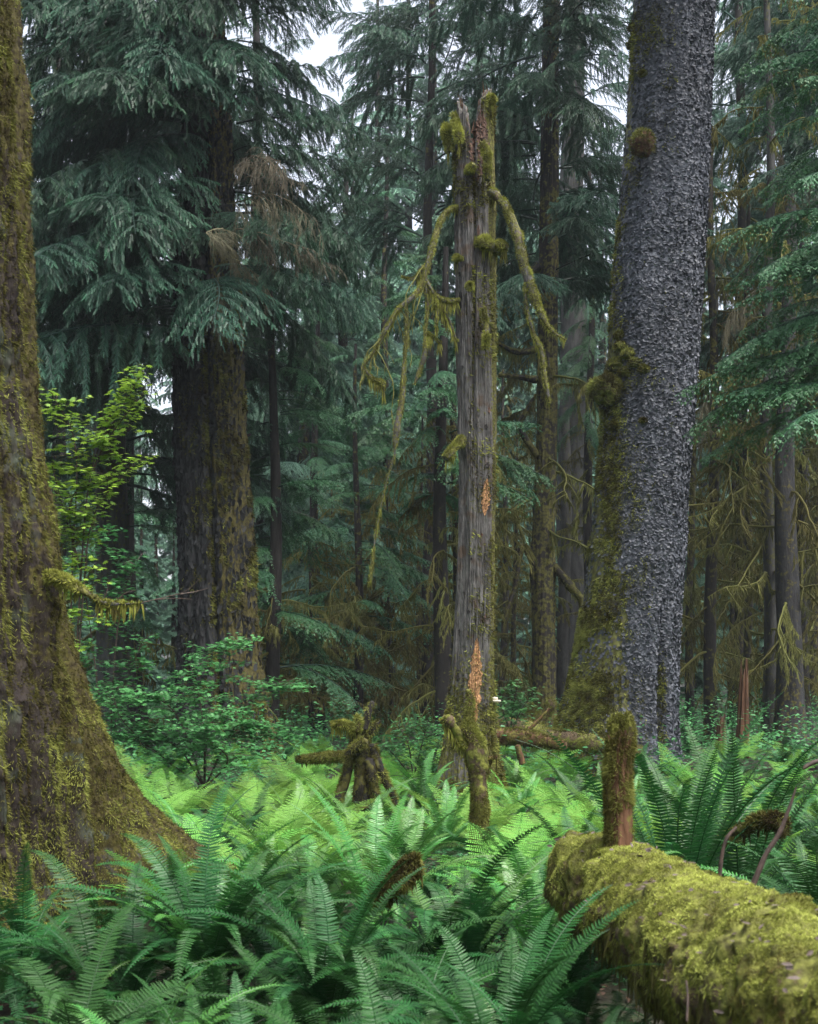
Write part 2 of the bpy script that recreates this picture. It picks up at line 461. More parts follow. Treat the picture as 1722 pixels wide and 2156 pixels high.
def bough_spruce(seed, L=3.4, T=SHOOT, step=.055, nsec=26, W=.042, hang=1.0, sc=1.0):
    rng = np.random.default_rng(seed)
    mb = MB(); tw = MB()
    dr_ = rng.uniform(.30, .5)
    lift = rng.uniform(.0, .2)
    def main(t): return np.array([L * t, .12 * L * math.sin(t * 3 + seed) * t, L * (lift * t - dr_ * t * t)])
    ts = np.linspace(0, 1, 14)
    tube(tw, [main(t) for t in ts], np.linspace(.035, .005, 14), 5, 0.0)
    pos, dd, nn, LL, WW, AA = [], [], [], [], [], []
    def sh(p, d, l, a):
        pos.append(p); dd.append(d); nn.append(rng.normal(size=3)); LL.append(l); WW.append(W * rng.uniform(.8, 1.25)); AA.append(a)
    for k in range(nsec):
        t = .14 + .86 * (k + rng.random() * .6) / nsec
        p0 = main(min(t, 1)); tg = main(min(t + .02, 1.02)) - main(t); tg /= np.linalg.norm(tg)
        ang = R(rng.uniform(35, 68)) * (1 if k % 2 else -1)
        d = np.array([tg[0] * math.cos(ang) - tg[1] * math.sin(ang), tg[0] * math.sin(ang) + tg[1] * math.cos(ang), tg[2] * .6 + .12])
        d /= np.linalg.norm(d)
        l = (L * .40 * (1 - t) ** .55 * rng.uniform(.6, 1.15) + .22)
        n = max(3, int(l / step)); droop = rng.uniform(.35, .75)
        seg = []
        for i in range(n + 1):
            s = l * i / n
            p = p0 + d * s + np.array([0, 0, -droop * s * s / l])
            seg.append(p)
        seg = np.array(seg)
        tube(tw, seg[::max(1, n // 5)], np.linspace(.010, .003, len(seg[::max(1, n // 5)])), 3, 0.1)
        sd_ = np.cross(d, [0, 0, 1]); sd_ /= max(np.linalg.norm(sd_), .01)
        for i in range(1, n + 1):
            f = i / n; tgs = seg[i] - seg[i - 1]; tgs = tgs / np.linalg.norm(tgs)
            top = rng.uniform(.25, .65) * (.4 + .6 * f)
            for sg in (-1, 1):
                sh(seg[i], tgs * .7 + sd_ * sg * rng.uniform(.3, .8) + np.array([0, 0, -rng.uniform(.1, .7)]), rng.uniform(.08, .15) * sc, top)
            if rng.random() < .42 * hang:
                hl = rng.uniform(.12, .55) * hang * (1.1 - .4 * f)
                hd = tgs * .45 + sd_ * rng.uniform(-.3, .3) + np.array([0, 0, -1.0]); hd /= np.linalg.norm(hd)
                m_ = max(2, int(hl / (step * .85)))
                for q in range(m_):
                    pp = seg[i] + hd * hl * q / m_ + np.array([0, 0, -.1 * (q / m_) ** 2 * hl])
                    g = rng.uniform(-1, 1)
                    sh(pp, hd + sd_ * g * .55 + tgs * rng.uniform(-.2, .5), rng.uniform(.07, .13) * sc, rng.uniform(0, .3) + .15 * q / m_)
        sh(seg[-1], seg[-1] - seg[-2], .14 * sc, .8)
    shoots_add(mb, T, pos, dd, nn, LL, WW, AA)
    mb.merge(tw)
    return mb

def bough_hemlock(seed, L=2.6, T=FLAT, step=.058, W=.042, sc=1.0, dr_=None):
    rng = np.random.default_rng(seed)
    mb = MB(); tw = MB()
    dr_ = rng.uniform(.22, .42) if dr_ is None else dr_
    def main(t): return np.array([L * t, .08 * L * math.sin(t * 4 + seed) * t, L * (.1 * t - dr_ * t * t)])
    tube(tw, [main(t) for t in np.linspace(0, 1, 12)], np.linspace(.025, .004, 12), 5, 0.0)
    pos, dd, nn, LL, WW, AA = [], [], [], [], [], []
    n = int(L / .075)
    for k in range(n):
        t = .12 + .88 * (k + rng.random()) / n
        if rng.random() < .1: continue
        p0 = main(min(t, 1)); tg = main(t + .02) - main(t); tg /= np.linalg.norm(tg)
        ang = R(rng.uniform(40, 62)) * (1 if k % 2 else -1)
        d = np.array([tg[0] * math.cos(ang) - tg[1] * math.sin(ang), tg[0] * math.sin(ang) + tg[1] * math.cos(ang), tg[2] + rng.uniform(-.05, .12)])
        d /= np.linalg.norm(d)
        l = L * .36 * (1 - t) ** .7 * rng.uniform(.5, 1.2) * min(1, t * 4) + .12
        m_ = max(3, int(l / step)); dp = rng.uniform(.35, .95)
        sd_ = np.cross(d, [0, 0, 1]); sd_ /= np.linalg.norm(sd_)
        up = np.cross(sd_, d)
        prev = p0
        for i in range(1, m_ + 1):
            s = l * i / m_; f = i / m_
            p = p0 + d * s - np.array([0, 0, dp * s * s / l]); tgs = (p - prev) / np.linalg.norm(p - prev); prev = p
            for sg in (-1, 1):
                tl = (.16 * (1 - f) + .05) * rng.uniform(.6, 1.3) * sc
                td = tgs * .75 + sd_ * sg * .75 + np.array([0, 0, -rng.uniform(.1, .6)]); td /= np.linalg.norm(td)
                q_ = max(1, int(tl / .055))
                for q in range(q_):
                    pq = p + td * tl * q / q_
                    for s2 in ((-1, 1) if q_ > 1 else (0,)):
                        pos.append(pq); dd.append(td + np.cross(up, td) * s2 * .5); nn.append(up + rng.normal(size=3) * .4)
                        LL.append(rng.uniform(.05, .08) * sc); WW.append(W * rng.uniform(.8, 1.2)); AA.append(.15 + .55 * f * rng.uniform(.4, 1) + .1 * q)
        tube(tw, [p0, (p0 + p) / 2 + np.array([0, 0, dp * l * .25]), p], [.007, .005, .002], 3, 0.1)
    shoots_add(mb, T, pos, dd, nn, LL, WW, AA)
    mb.merge(tw)
    return mb

def moss_limb_mb(seed, L=1.8, ns=5, dense=52, slen=(.05, .28), up=.0, thick=.019, wd=.02):
    """crooked dead branch with hanging moss strands along it"""
    rng = np.random.default_rng(seed); mb = MB()
    pos, dd, nn, LL, WW, AA = [], [], [], [], [], []
    def grow(p, d, l, r, lev):
        n = max(4, int(l / .12)); pts = [p]; dc = d.copy()
        for i in range(n):
            dc = dc + rng.normal(size=3) * .11 + np.array([0, 0, -.05 if lev == 0 else -.10]); dc /= np.linalg.norm(dc)
            pts.append(pts[-1] + dc * l / n)
        rr = np.linspace(r, r * .3, n + 1) * (1 + .5 * rng.random(n + 1))
        tube(mb, pts, rr, 5, .25 + .3 * rng.random(), .3, 12, seed)
        for i in range(n):
            for _ in range(rng.poisson(dense * l / n)):
                f = rng.random(); q = pts[i] * (1 - f) + pts[i + 1] * f
                pos.append(q); dd.append(np.array([rng.normal() * .18, rng.normal() * .18, -1])); nn.append(rng.normal(size=3) * [1, 1, .1])
                LL.append(rng.uniform(*slen) * rng.uniform(.3, 1) * (1.0 if lev else 1.15)); WW.append(wd * rng.uniform(.6, 1.6)); AA.append(rng.uniform(.1, .9))
        if lev < 2:
            for i in range(1, n):
                if rng.random() < (.5 if lev == 0 else .3):
                    a = rng.uniform(.5, 1.1) * rng.choice([-1, 1])
                    d2 = np.array([dc[0] * math.cos(a) - dc[1] * math.sin(a), dc[0] * math.sin(a) + dc[1] * math.cos(a), dc[2] + rng.uniform(-.5, .15)])
                    grow(pts[i], d2 / np.linalg.norm(d2), l * rng.uniform(.25, .5) * (1 - .4 * i / n), r * .5, lev + 1)
    grow(np.zeros(3), np.array([1, 0, up]), L, thick, 0)
    shoots_add(mb, STRAND, pos, dd, nn, LL, WW, AA)
    return mb

def dead_twigs_mb(seed, L=2.2):
    rng = np.random.default_rng(seed); mb = MB()
    def grow(p, d, l, r, lev):
        n = max(3, int(l / .15)); pts = [p]; dc = d.copy()
        for i in range(n):
            dc = dc + rng.normal(size=3) * .16 + np.array([0, 0, -.03 - .07 * lev]); dc /= np.linalg.norm(dc)
            pts.append(pts[-1] + dc * l / n)
        tube(mb, pts, np.linspace(r, max(r * .3, .003), n + 1), 3, rng.random())
        if lev < 3:
            for i in range(1, n + 1):
                for _ in range((2, 2, 2)[lev]):
                    a = rng.uniform(.3, 1.1) * rng.choice([-1, 1])
                    d2 = np.array([dc[0] * math.cos(a) - dc[1] * math.sin(a), dc[0] * math.sin(a) + dc[1] * math.cos(a), dc[2] - rng.uniform(0, .5)])
                    grow(pts[i], d2 / np.linalg.norm(d2), l * (.38, .42, .5)[lev] * rng.uniform(.5, 1.2), r * .45, lev + 1)
    grow(np.zeros(3), np.array([1, 0, .05]), L, .022, 0)
    return mb

SPR = [bough_spruce(s, 3.2 + .2 * s, nsec=26).mesh('branch', M['spruce']) for s in range(5)]
HEM = [bough_hemlock(10 + s, 2.4 + .15 * s).mesh('branch', M['hemlock']) for s in range(5)]
HEMN = [bough_hemlock(20 + s, 2.2, step=.055, W=.03, dr_=.5 + .1 * s).mesh('branch', M['hemlock']) for s in range(3)]
SPR_MIST = []
MOS = [moss_limb_mb(30 + s, 1.5 + .15 * s).mesh('branch', M['drape']) for s in range(7)]
DED = [dead_twigs_mb(40 + s).mesh('branch', M['dead']) for s in range(3)]
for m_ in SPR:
    c = m_.copy(); c.materials.clear(); c.materials.append(M['mistleaf']); SPR_MIST.append(c)  # same spruce boughs in the needle colour paled for mist
# coarse versions for the crowns far away
SPC = [bough_spruce(50 + s, 3.2, COARSE, .12, 18, .11, .9, 1.9) for s in range(3)]
HEC = [bough_hemlock(60 + s, 2.6, COARSE, .16, .10, 2.0) for s in range(3)]

def crown_far(seed, H, zlo, Rm, lib, per=7.0):
    rng = np.random.default_rng(seed); mb = MB(); z = zlo
    while z < H:
        f = (z - zlo) / (H - zlo)
        r = Rm * (1 - f) ** .8 * (.45 + .55 * min(1, f * 5 + .3)) + .3
        for k in range(int(per)):
            az = rng.uniform(0, 2 * PI); s = r / 3.0 * rng.uniform(.6, 1.15); pit = rng.uniform(-.25, .2) + (.25 if f > .8 else 0)
            E = np.array(Matrix.Translation((0, 0, z + rng.uniform(-.4, .4))) @ Matrix.Rotation(az, 4, 'Z') @ Matrix.Rotation(-pit, 4, 'Y') @ Matrix.Scale(s, 4))
            mb.merge(lib[rng.integers(len(lib))], E, rng.uniform(-.15, .2))
        z += rng.uniform(.8, 1.3)
    return mb
FARC = [crown_far(1, 36, 7, 4.2, SPC, 6).mesh('crown', M['mistleaf']), crown_far(2, 31, 5, 3.6, SPC, 6).mesh('crown', M['mistleaf']),
        crown_far(3, 28, 3, 3.2, HEC, 8).mesh('crown', M['mistleaf']), crown_far(4, 20, 1.5, 2.6, HEC, 8).mesh('crown', M['mistleaf'])]
FARH = [36, 31, 28, 20]

# ---------------------------------------------------------------- trunks
def profile(prof, d):
    pr = sorted(prof, key=lambda a: -a[0])
    z = np.array([CAMZ - (y - HY) / F * d for y, _, _ in pr])
    c = np.array([((l + r) / 2 - CX) / F * d for _, l, r in pr])
    r = np.array([(r_ - l) / 2 / F * d for _, l, r_ in pr])
    return z, c, r

def trunk_grid(prof, d, nth, nz, z0, z1, disp=None, ztop=None):
    z, c, r = profile(prof, d)
    # extend the ends along their slope
    def ext(q, v):
        out = np.interp(q, z, v)
        s1 = (v[-1] - v[-2]) / (z[-1] - z[-2]); out = np.where(q > z[-1], v[-1] + s1 * (q - z[-1]), out)
        s0 = (v[1] - v[0]) / (z[1] - z[0]); out = np.where(q < z[0], v[0] + s0 * (q - z[0]), out)
        return out
    th = np.arange(nth) / nth * 2 * PI
    t = np.linspace(0, 1, nz)
    zt = np.full(nth, z1) if ztop is None else ztop(th)
    Z = z0 + (zt[None] - z0) * t[:, None]
    RR = np.maximum(ext(Z, r), .03); CC = ext(Z, c)
    TH = np.broadcast_to(th[None], Z.shape)
    if disp is not None: RR = RR + disp(TH, Z, RR)
    G = np.stack([CC + RR * np.cos(TH), d + RR * np.sin(TH), Z], -1)
    return G, TH, Z

def dang(a, b):
    return (a - b + PI) % (2 * PI) - PI

def simple_trunk(parent, x0, d, r0, z1, r1, mat, lean=0.0, moss=.3, seed=0, nth=20, step=.25):
    """trunk from the ground up to z1 around the parent's own place"""
    bx, by, bz = parent.location
    nz = max(8, int((z1 + .3) / step))
    th = np.arange(nth) / nth * 2 * PI; z = np.linspace(-.3, z1, nz)
    TH, Z = np.meshgrid(th, z)
    rr = r1 + (r0 - r1) * (1 - np.clip(Z / z1, 0, 1)) + r0 * .5 * np.exp(-np.maximum(Z, 0) / (r0 * 2.2)) * (1 + .4 * np.sin(TH * 5 + seed))
    cx = lean * Z + .06 * np.sin(Z * .6 + seed)
    rr = rr * (1 + .14 * (fbm(np.stack([np.cos(TH) * 2.5, np.sin(TH) * 2.5, Z * .8 + seed], -1), seed) * 2 - 1))
    G = np.stack([bx + cx + rr * np.cos(TH), by + rr * np.sin(TH), bz + Z], -1)
    mb = MB()
    nm = fbm(G * np.array([1.2, 1.2, .35]), seed + 3)
    grid_add(mb, G, np.clip(moss + (nm - .5) * .9, 0, 1))
    return obj('trunk', mb, mat, parent, True)

rng = np.random.default_rng(7)
def boughs(root, lib, n, z0, z1, sc, az=(0, 2 * PI), pitch=(-.25, .15), r=.15, seed=0, name='branch', lean=0.0, taper=.6):
    g = np.random.default_rng(seed)
    for k in range(n):
        f = (k + g.random()) / n
        z = z0 + (z1 - z0) * f
        a = g.uniform(*az)
        s = g.uniform(*sc) * (1 - (1 - taper) * f)
        link(name, lib[int(g.integers(len(lib)))], root, (lean * z + r * math.cos(a), r * math.sin(a), z), (g.uniform(-.25, .25), -g.uniform(*pitch), a), s)

def mossfuzz(mb, G, n, rg, ln=(.02, .05), wd=.006, out=.8, down=.5, wf=None, age=(.2, .9), T=BLADE):
    p, nr, _ = scatter(G, n, rg, wf)
    d = nr * out + np.array([0, 0, -down]) + rg.normal(size=(len(p), 3)) * .35
    # clumps share their tone and length
    cl = fbm(p * 9, 77, 2)
    stamp(mb, T[0], T[1], T[2], p - nr * .004, d, rg.normal(size=(len(p), 3)), rg.uniform(*ln, len(p)) * (.5 + cl), wd * rg.uniform(.6, 1.5, len(p)),
          np.clip(rg.uniform(*age, len(p)) * .35 + cl * .9 - .18, 0, 1), T[3])

# --- 1. old mossy trunk at the left edge
D = 8.5
bz = float(gz(-3.1, D))
t1 = thing('mossy_tree', 'huge trunk coated in brown and green moss at the left edge, flaring at its root', 'tree', (-3.1, D, bz))
pr = [(0, -420, 22), (200, -430, 36), (400, -440, 46), (600, -450, 56), (800, -460, 76), (1000, -470, 94), (1200, -480, 124), (1350, -490, 140), (1500, -500, 168),
      (1620, -520, 190), (1740, -530, 205), (1850, -545, 215), (1960, -560, 225)]
def disp1(TH, Z, RR):
    q = np.stack([np.cos(TH) * 3, np.sin(TH) * 3, Z * .9], -1)
    big = (fbm(q, 3) - .5) * .26
    q2 = np.stack([np.cos(TH) * 11, np.sin(TH) * 11, Z * 1.1], -1)
    ridge = np.abs(fbm(q2, 8) - .5) * -.42
    q3 = np.stack([np.cos(TH) * 40, np.sin(TH) * 40, Z * 14], -1)
    fine = (fbm(q3, 12) - .5) * .07
    # buttress root to the right (+x, slightly away), and one towards the camera
    b1 = .84 * np.exp(-(np.maximum(Z - .30, 0) / .42)) * np.exp(-(dang(TH, R(22)) / .27) ** 2)
    b1b = .12 * np.exp(-(np.maximum(Z - .4, 0) / 1.0)) * np.exp(-(dang(TH, R(24)) / .38) ** 2)
    b2 = .85 * np.exp(-(np.maximum(Z - .0, 0) / .8)) * np.exp(-(dang(TH, R(-88)) / .38) ** 2)
    b3 = .5 * np.exp(-(np.maximum(Z - .1, 0) / .9)) * np.exp(-(dang(TH, R(170)) / .4) ** 2)
    groove = -.30 * np.exp(-(dang(TH, R(-5)) / .09) ** 2) * smooth(3.4, 1.6, Z) + .10 * np.exp(-(dang(TH, R(-18)) / .12) ** 2) * smooth(3.4, 1.2, Z) - .18 * np.exp(-(dang(TH, R(-64) + .1 * np.sin(Z * 2)) / .07) ** 2)
    return big + ridge + fine + b1 + b1b + b2 + b3 + groove
G, TH, Z = trunk_grid(pr, D, 620, 760, -.35, 7.6, disp1)
mb = MB()
nm = fbm(G * np.array([1.8, 1.8, .9]), 21)
edge = np.exp(-(dang(TH, R(18)) / .62) ** 2)
cov = np.clip(.12 + .75 * edge + (nm - .5) * 1.9 + .25 * smooth(3.0, 4.5, Z), 0, 1)
cov[Z < .5] -= .15
grid_add(mb, G, cov)
obj('trunk', mb, M['left'], t1, True)
mb = MB(); rg = np.random.default_rng(1)
def wf1(c, n_):
    e = np.clip(-.5 + (n_[..., 0] * .94 + n_[..., 1] * .35) * 1.6, 0, 1) * (n_[..., 1] < .85)
    k = .15 + smooth(.42, .60, fbm(c * np.array([2.2, 2.2, 1.0]), 21))
    return (e * 1.2 + k * .8) * (n_[..., 1] < .85) * (c[..., 0] > -3.6)
mossfuzz(mb, G, 520000, rg, (.014, .038), .006, .8, .5, wf1, (.0, .9))
# long hanging tufts at the edge
def wf1b(c, n_): return np.clip(n_[..., 0] * .94 + n_[..., 1] * .35 - .45, 0, 1) * (n_[..., 1] < .9) * (c[..., 0] > -3.3)
mossfuzz(mb, G, 60000, rg, (.025, .07), .005, .7, .7, wf1b, (.2, 1.0))
obj('moss', mb, M['moss'], t1)
def mossy_limb(parent, pts, rad, mat='snag', seed=0, fuzz=900, name='branch', hang=60, ns=9, mossmat='mossy', cov=.6, hl=(.05, .16), fl=(.015, .035)):
    """pts: world points; a limb with a cushion of moss on it as its own part"""
    p, r = catmull(pts, rad, 7)
    mb = MB()
    nm = fbm(p * 4, seed, 2)
    G = tube(mb, p, r * (.8 + .5 * nm), ns, .5, .35, 9, seed, True)
    V, Q, T_, A = mb.cat(); A = np.clip(cov + (fbm(V * 6, seed + 1) - .5) * 1.6, 0, 1); mb.a = [A]; mb.v = [V]; mb.q = [Q]; mb.t = [T_]
    o = obj(name, mb, M[mat], parent, True)
    rg = np.random.default_rng(seed); m2 = MB()
    G2 = G[:, ::-1]
    def wf(c, n_): return smooth(.32, .5, fbm(c * 5, seed + 2)) * (.35 + np.clip(n_[..., 2], 0, 1))
    mossfuzz(m2, G2, fuzz, rg, fl, .006, .9, .2, wf, (.3, 1))
    if hang:
        k = rg.integers(0, len(p) - 1, hang); f = rg.random((hang, 1))
        q = p[k] * (1 - f) + p[k + 1] * f - np.array([0, 0, 1]) * (r[k] * .7)[:, None]
        keep = fbm(q * 4, seed + 5) > .45
        q = q[keep]; n_ = len(q)
        if n_:
            stamp(m2, *STRAND[:3], q, np.array([0, 0, -1.]) + rg.normal(size=(n_, 3)) * .12, rg.normal(size=(n_, 3)) * [1, 1, .1], rg.uniform(*hl, n_), rg.uniform(.008, .02, n_), rg.uniform(.1, .7, n_), STRAND[3])
    obj('moss', m2, M[mossmat], o)
    return o
mossy_limb(t1, [P(100, 1212, 8.1), P(135, 1222, 8.0), P(175, 1245, 7.9), P(215, 1268, 7.9), P(255, 1272, 7.9), P(300, 1270, 7.9)], [.03, .026, .022, .015, .009, .005], seed=3, fuzz=2500, hang=110, hl=(.03, .13))
mb = MB()
for pp in ([P(290, 1271, 7.9), P(345, 1258, 7.9), P(390, 1245, 7.9), P(425, 1215, 7.9)], [P(330, 1262, 7.9), P(370, 1260, 7.85), P(405, 1262, 7.8)], [P(370, 1252, 7.9), P(410, 1246, 8), P(440, 1238, 8)],
           [P(215, 1265, 7.9), P(225, 1245, 7.9), P(228, 1222, 7.9)], [P(240, 1270, 7.9), P(262, 1250, 7.9), P(285, 1243, 7.9)]):
    a, r_ = catmull(pp, np.linspace(.004, .0015, len(pp)), 4); tube(mb, a, r_, 4, .5)
obj('twig', mb, M['stick'], t1)

# --- 2. double dark spruce, left of centre
D = 24.0
bz = float(gz(-3.6, D))
t2 = thing('spruce_tree', 'thick dark double trunk with a vertical seam and mossy right half under drooping crown', 'tree', (-3.65, D, bz))
pr = [(-100, 398, 466), (0, 398, 470), (400, 382, 492), (700, 366, 510), (1000, 371, 523), (1200, 377, 536), (1400, 379, 549), (1500, 374, 568), (1560, 362, 592), (1620, 340, 612)]
def disp2(TH, Z, RR):
    q = np.stack([np.cos(TH) * 3, np.sin(TH) * 3, Z * .5], -1)
    q2 = np.stack([np.cos(TH) * 9, np.sin(TH) * 9, Z * .8], -1)
    q3 = np.stack([np.cos(TH) * 22, np.sin(TH) * 22, Z * 5], -1)
    return (fbm(q, 31) - .5) * .15 - np.abs(fbm(q2, 32) - .5) * .22 + (fbm(q3, 33) - .5) * .13 - .20 * np.exp(-(dang(TH, R(-86)) / .10) ** 2)
G, TH, Z = trunk_grid(pr, D, 260, 560, bz - .3, 17, disp2)
side = np.cos(TH)
cov = np.clip((.15 + .6 * smooth(-.05, .35, side)) + (fbm(G * 1.5, 34) - .5) * .9 - .25 * smooth(8, 13, Z), 0, 1) * (side > -.1)
mb = MB(); grid_add(mb, G, cov); obj('trunk', mb, M['bark_dark'], t2, True)
mb = MB(); rg = np.random.default_rng(2)
mossfuzz(mb, G, 26000, rg, (.04, .10), .022, .9, .5, lambda c, n_: smooth(.0, .5, n_[..., 0]) * smooth(.48, .62, fbm(c * 2.0, 35)) * (c[..., 2] < 9), (0, .5))
obj('moss', mb, M['moss'], t2)
# bark plates on the left half
mb = MB()
p, nr, _ = scatter(G, 12000, rg, lambda c, n_: (n_[..., 0] < .15) * 1.0 + .15)
stamp(mb, *FLAKE[:3], p + nr * .012, np.array([0, 0, -1.]) + rg.normal(size=p.shape) * .3, nr + rg.normal(size=p.shape) * .22, rg.uniform(.08, .22, len(p)), rg.uniform(.04, .08, len(p)), rg.uniform(-.2, .35, len(p)), FLAKE[3])
obj('bark_plates', mb, leaf_mat('dark_bark_plates', (.010, .010, .011), (.065, .068, .07), .8, 0, .3, 0, 0), t2)
boughs(t2, SPR, 24, 8.6, 16.5, (.5, .78), (R(-55), R(25)), (-.2, .2), .45, 17, taper=.9)
boughs(t2, SPR, 70, 8.2, 16.5, (.85, 1.2), (R(-200), R(-62)), (-.2, .25), .5, 11, taper=.9)
boughs(t2, SPR, 7, 7.3, 8.4, (.85, 1.1), (R(-175), R(-115)), (-.25, .05), .5, 18, taper=1)
boughs(t2, SPR, 16, 8.0, 16, (.8, 1.1), (R(20), R(160)), (-.2, .25), .4, 12)
for k in range(6):   # dead brown twigs on the right lower side
    link('dead_branch', DED[k % 3], t2, (.3 + rg.uniform(0, .5), -1.6 - rg.uniform(0, 1.2), 8.2 + rg.uniform(0, 2.2)), (rg.uniform(-.4, .4), rg.uniform(-.1, .5), R(rg.uniform(-95, 10))), rg.uniform(.45, .75))

# --- 3. grey broken snag in the centre
D = 17.0
bx0 = (990 - CX) / F * D; bz = float(gz(bx0, D))
t3 = thing('snag', 'tall grey broken-off dead trunk with orange wood patches and two bent mossy branches', 'dead tree', (bx0, D, bz))
pr = [(180, 948, 1042), (260, 950, 1041), (300, 953, 1040), (450, 955, 1043), (700, 960, 1044), (1000, 966, 1045), (1200, 963, 1041), (1400, 952, 1040), (1500, 944, 1041), (1580, 934, 1046), (1640, 926, 1052), (1700, 915, 1060)]
def zt3(th):
    c = np.cos(th)
    y = np.interp(c, [-1, -.75, -.35, -.2, -.05, .1, .3, .6, .85, 1], [262, 236, 240, 300, 345, 300, 232, 214, 205, 208])
    jag = fbm(np.stack([np.cos(th) * 8, np.sin(th) * 8, th * 0], -1), 4) * 44 - 14 + (vn(np.stack([np.cos(th) * 34, np.sin(th) * 34, th * 0], -1), 4) - .5) * 26
    return CAMZ - (y + jag - HY) / F * D
def disp3(TH, Z, RR):
    q = np.stack([np.cos(TH) * 2.5, np.sin(TH) * 2.5, Z * .5], -1)
    q2 = np.stack([np.cos(TH) * 12, np.sin(TH) * 12, Z * .9], -1)
    q3 = np.stack([np.cos(TH) * 30, np.sin(TH) * 30, Z * 3], -1)
    crack = -.07 * np.exp(-(dang(TH, R(-100) + .12 * np.sin(Z)) / .07) ** 2) * smooth(3.5, 7, Z)
    foot = .10 * np.exp(-np.maximum(Z - .2, 0) / .5) * np.maximum(0, np.sin(TH * 4 + 1))
    return (fbm(q, 41) - .5) * .09 - np.abs(fbm(q2, 42) - .5) * .11 + (fbm(q3, 43) - .5) * .035 + crack + foot
G, TH, Z = trunk_grid(pr, D, 300, 620, bz - .3, 9, disp3, zt3)
G3 = G
side = np.cos(TH)
cov = .12 + .62 * smooth(.62, .95, side) + .5 * smooth(6.2, 8.6, Z) * smooth(.1, .6, side) + .75 * smooth(2.3, .7, Z) * (.6 + .4 * np.abs(side)) + (fbm(G * 2.2, 44) - .5) * .9
mb = MB(); grid_add(mb, G, np.clip(cov, 0, 1))
Gi = G[-90:].copy(); c0 = Gi.mean(axis=1, keepdims=True); Gi[..., :2] = c0[..., :2] + (Gi[..., :2] - c0[..., :2]) * .62
grid_add(mb, Gi[:, ::-1], .1)
n_ = G.shape[1]                       # rim between outer and inner shell
rim = np.concatenate([G[-1], Gi[-1]]); jj = np.arange(n_); j2 = (jj + 1) % n_
mb.add(rim, np.stack([jj, j2, n_ + j2, n_ + jj], -1), None, .2)
obj('trunk', mb, M['snag'], t3, True)
# splinters on the broken top
mb = MB(); rg = np.random.default_rng(3)
k = rg.integers(0, n_, 260); p = G[-1][k] * .5 + Gi[-1][k] * .5
p = p + rg.normal(size=p.shape) * [.02, .02, .06]
stamp(mb, *BLADE[:3], p - [0, 0, .12], np.array([0, 0, 1.]) + rg.normal(size=p.shape) * .13, rg.normal(size=p.shape), rg.uniform(.08, .22, len(p)), rg.uniform(.01, .025, len(p)), .2)
obj('splinters', mb, M['rot'], t3)
mb = MB()
mossfuzz(mb, G, 30000, rg, (.03, .07), .014, .9, .4,
         lambda c, nn: smooth(.45, .95, nn[..., 0]) * smooth(.40, .56, fbm(c * 1.6, 45)) + 1.6 * smooth(2.2, .7, c[..., 2]) * smooth(.38, .52, fbm(c * 2, 46)) + 1.2 * smooth(7.4, 8.4, c[..., 2]) * smooth(.5, .6, fbm(c * 3, 47)), (.1, .9))
obj('moss', mb, M['moss'], t3)
def surf_patch(G, poly, D, mat, name, parent, n=14, proud=.006, jit=.0, seed=0, label=None):
    """a patch of another wood lying in the trunk face: rows (y, xl, xr)"""
    rg = np.random.default_rng(seed); zz, cc, rr = [], [], []
    rows = []
    Zc = G[:, :, 2].mean(axis=1)
    for (y, xl, xr) in poly:
        z = CAMZ - (y - HY) / F * D; ri = int(np.argmin(abs(Zc - z))); ring = G[ri]
        fr = ring[ring[:, 1] < D]; o = np.argsort(fr[:, 0]); fr = fr[o]
        xs = np.linspace((xl - CX) / F * D, (xr - CX) / F * D, n) + rg.normal(size=n) * jit
        ys = np.interp(xs, fr[:, 0], fr[:, 1]) - proud - rg.random(n) * .010
        rows.append(np.stack([xs, ys, np.full(n, z) + rg.normal(size=n) * jit * 2], -1))
    A = np.array(rows); m_ = len(poly); mb = MB()
    i, j = np.meshgrid(np.arange(m_ - 1), np.arange(n - 1), indexing='ij')
    mb.add(A.reshape(-1, 3), np.stack([i * n + j, (i + 1) * n + j, (i + 1) * n + j + 1, i * n + j + 1], -1).reshape(-1, 4))
    return obj(name, mb, M[mat], parent, False, label=label)
def irregular(y0, y1, xc0, xc1, w, seed, n=26):
    g = np.random.default_rng(seed); out = []
    for k in range(n):
        f = k / (n - 1); e = math.sin(PI * min(1, max(0, f))) ** .4 * (.55 + .45 * math.sin(PI * f))
        x = xc0 + (xc1 - xc0) * f; out.append((y0 + (y1 - y0) * f, x - w / 2 * e * g.uniform(.6, 1.15), x + w / 2 * e * g.uniform(.6, 1.15)))
    return out
surf_patch(G, irregular(1013, 1090, 1023, 1018, 20, 1), D, 'wood', 'bare_wood', t3, jit=.002, label='small orange patch of stripped wood high on the snag')
surf_patch(G, irregular(1345, 1530, 1002, 995, 28, 2, 40), D, 'wood', 'bare_wood', t3, jit=.002, label='long orange gash of stripped wood low on the snag')
surf_patch(G, irregular(250, 400, 1012, 1002, 42, 3, 40), D, 'red', 'rotten_wood', t3, jit=.004, label='reddish rotten wood below the broken top')
for k, (y, x, hh, ww) in enumerate([(500, 1005, 26, 7), (585, 966, 12, 9), (560, 972, 30, 9), (870, 1028, 16, 8), (905, 1022, 12, 8), (985, 1024, 14, 11), (1025, 1018, 8, 8), (1330, 966, 10, 6), (1290, 985, 8, 7), (1390, 955, 34, 9), (1420, 962, 30, 7),
                                   (1215, 1032, 8, 7), (1130, 1012, 7, 6), (780, 972, 9, 6), (640, 968, 44, 8), (1300, 1020, 9, 6), (1250, 975, 7, 5), (1180, 990, 6, 6), (1070, 980, 6, 5)]):
    surf_patch(G, irregular(y - hh / 2, y + hh / 2, x, x, ww, 20 + k, 7), D, 'hole' if k % 3 else 'red', 'bark_hole', t3, 6)
d3 = D - .35
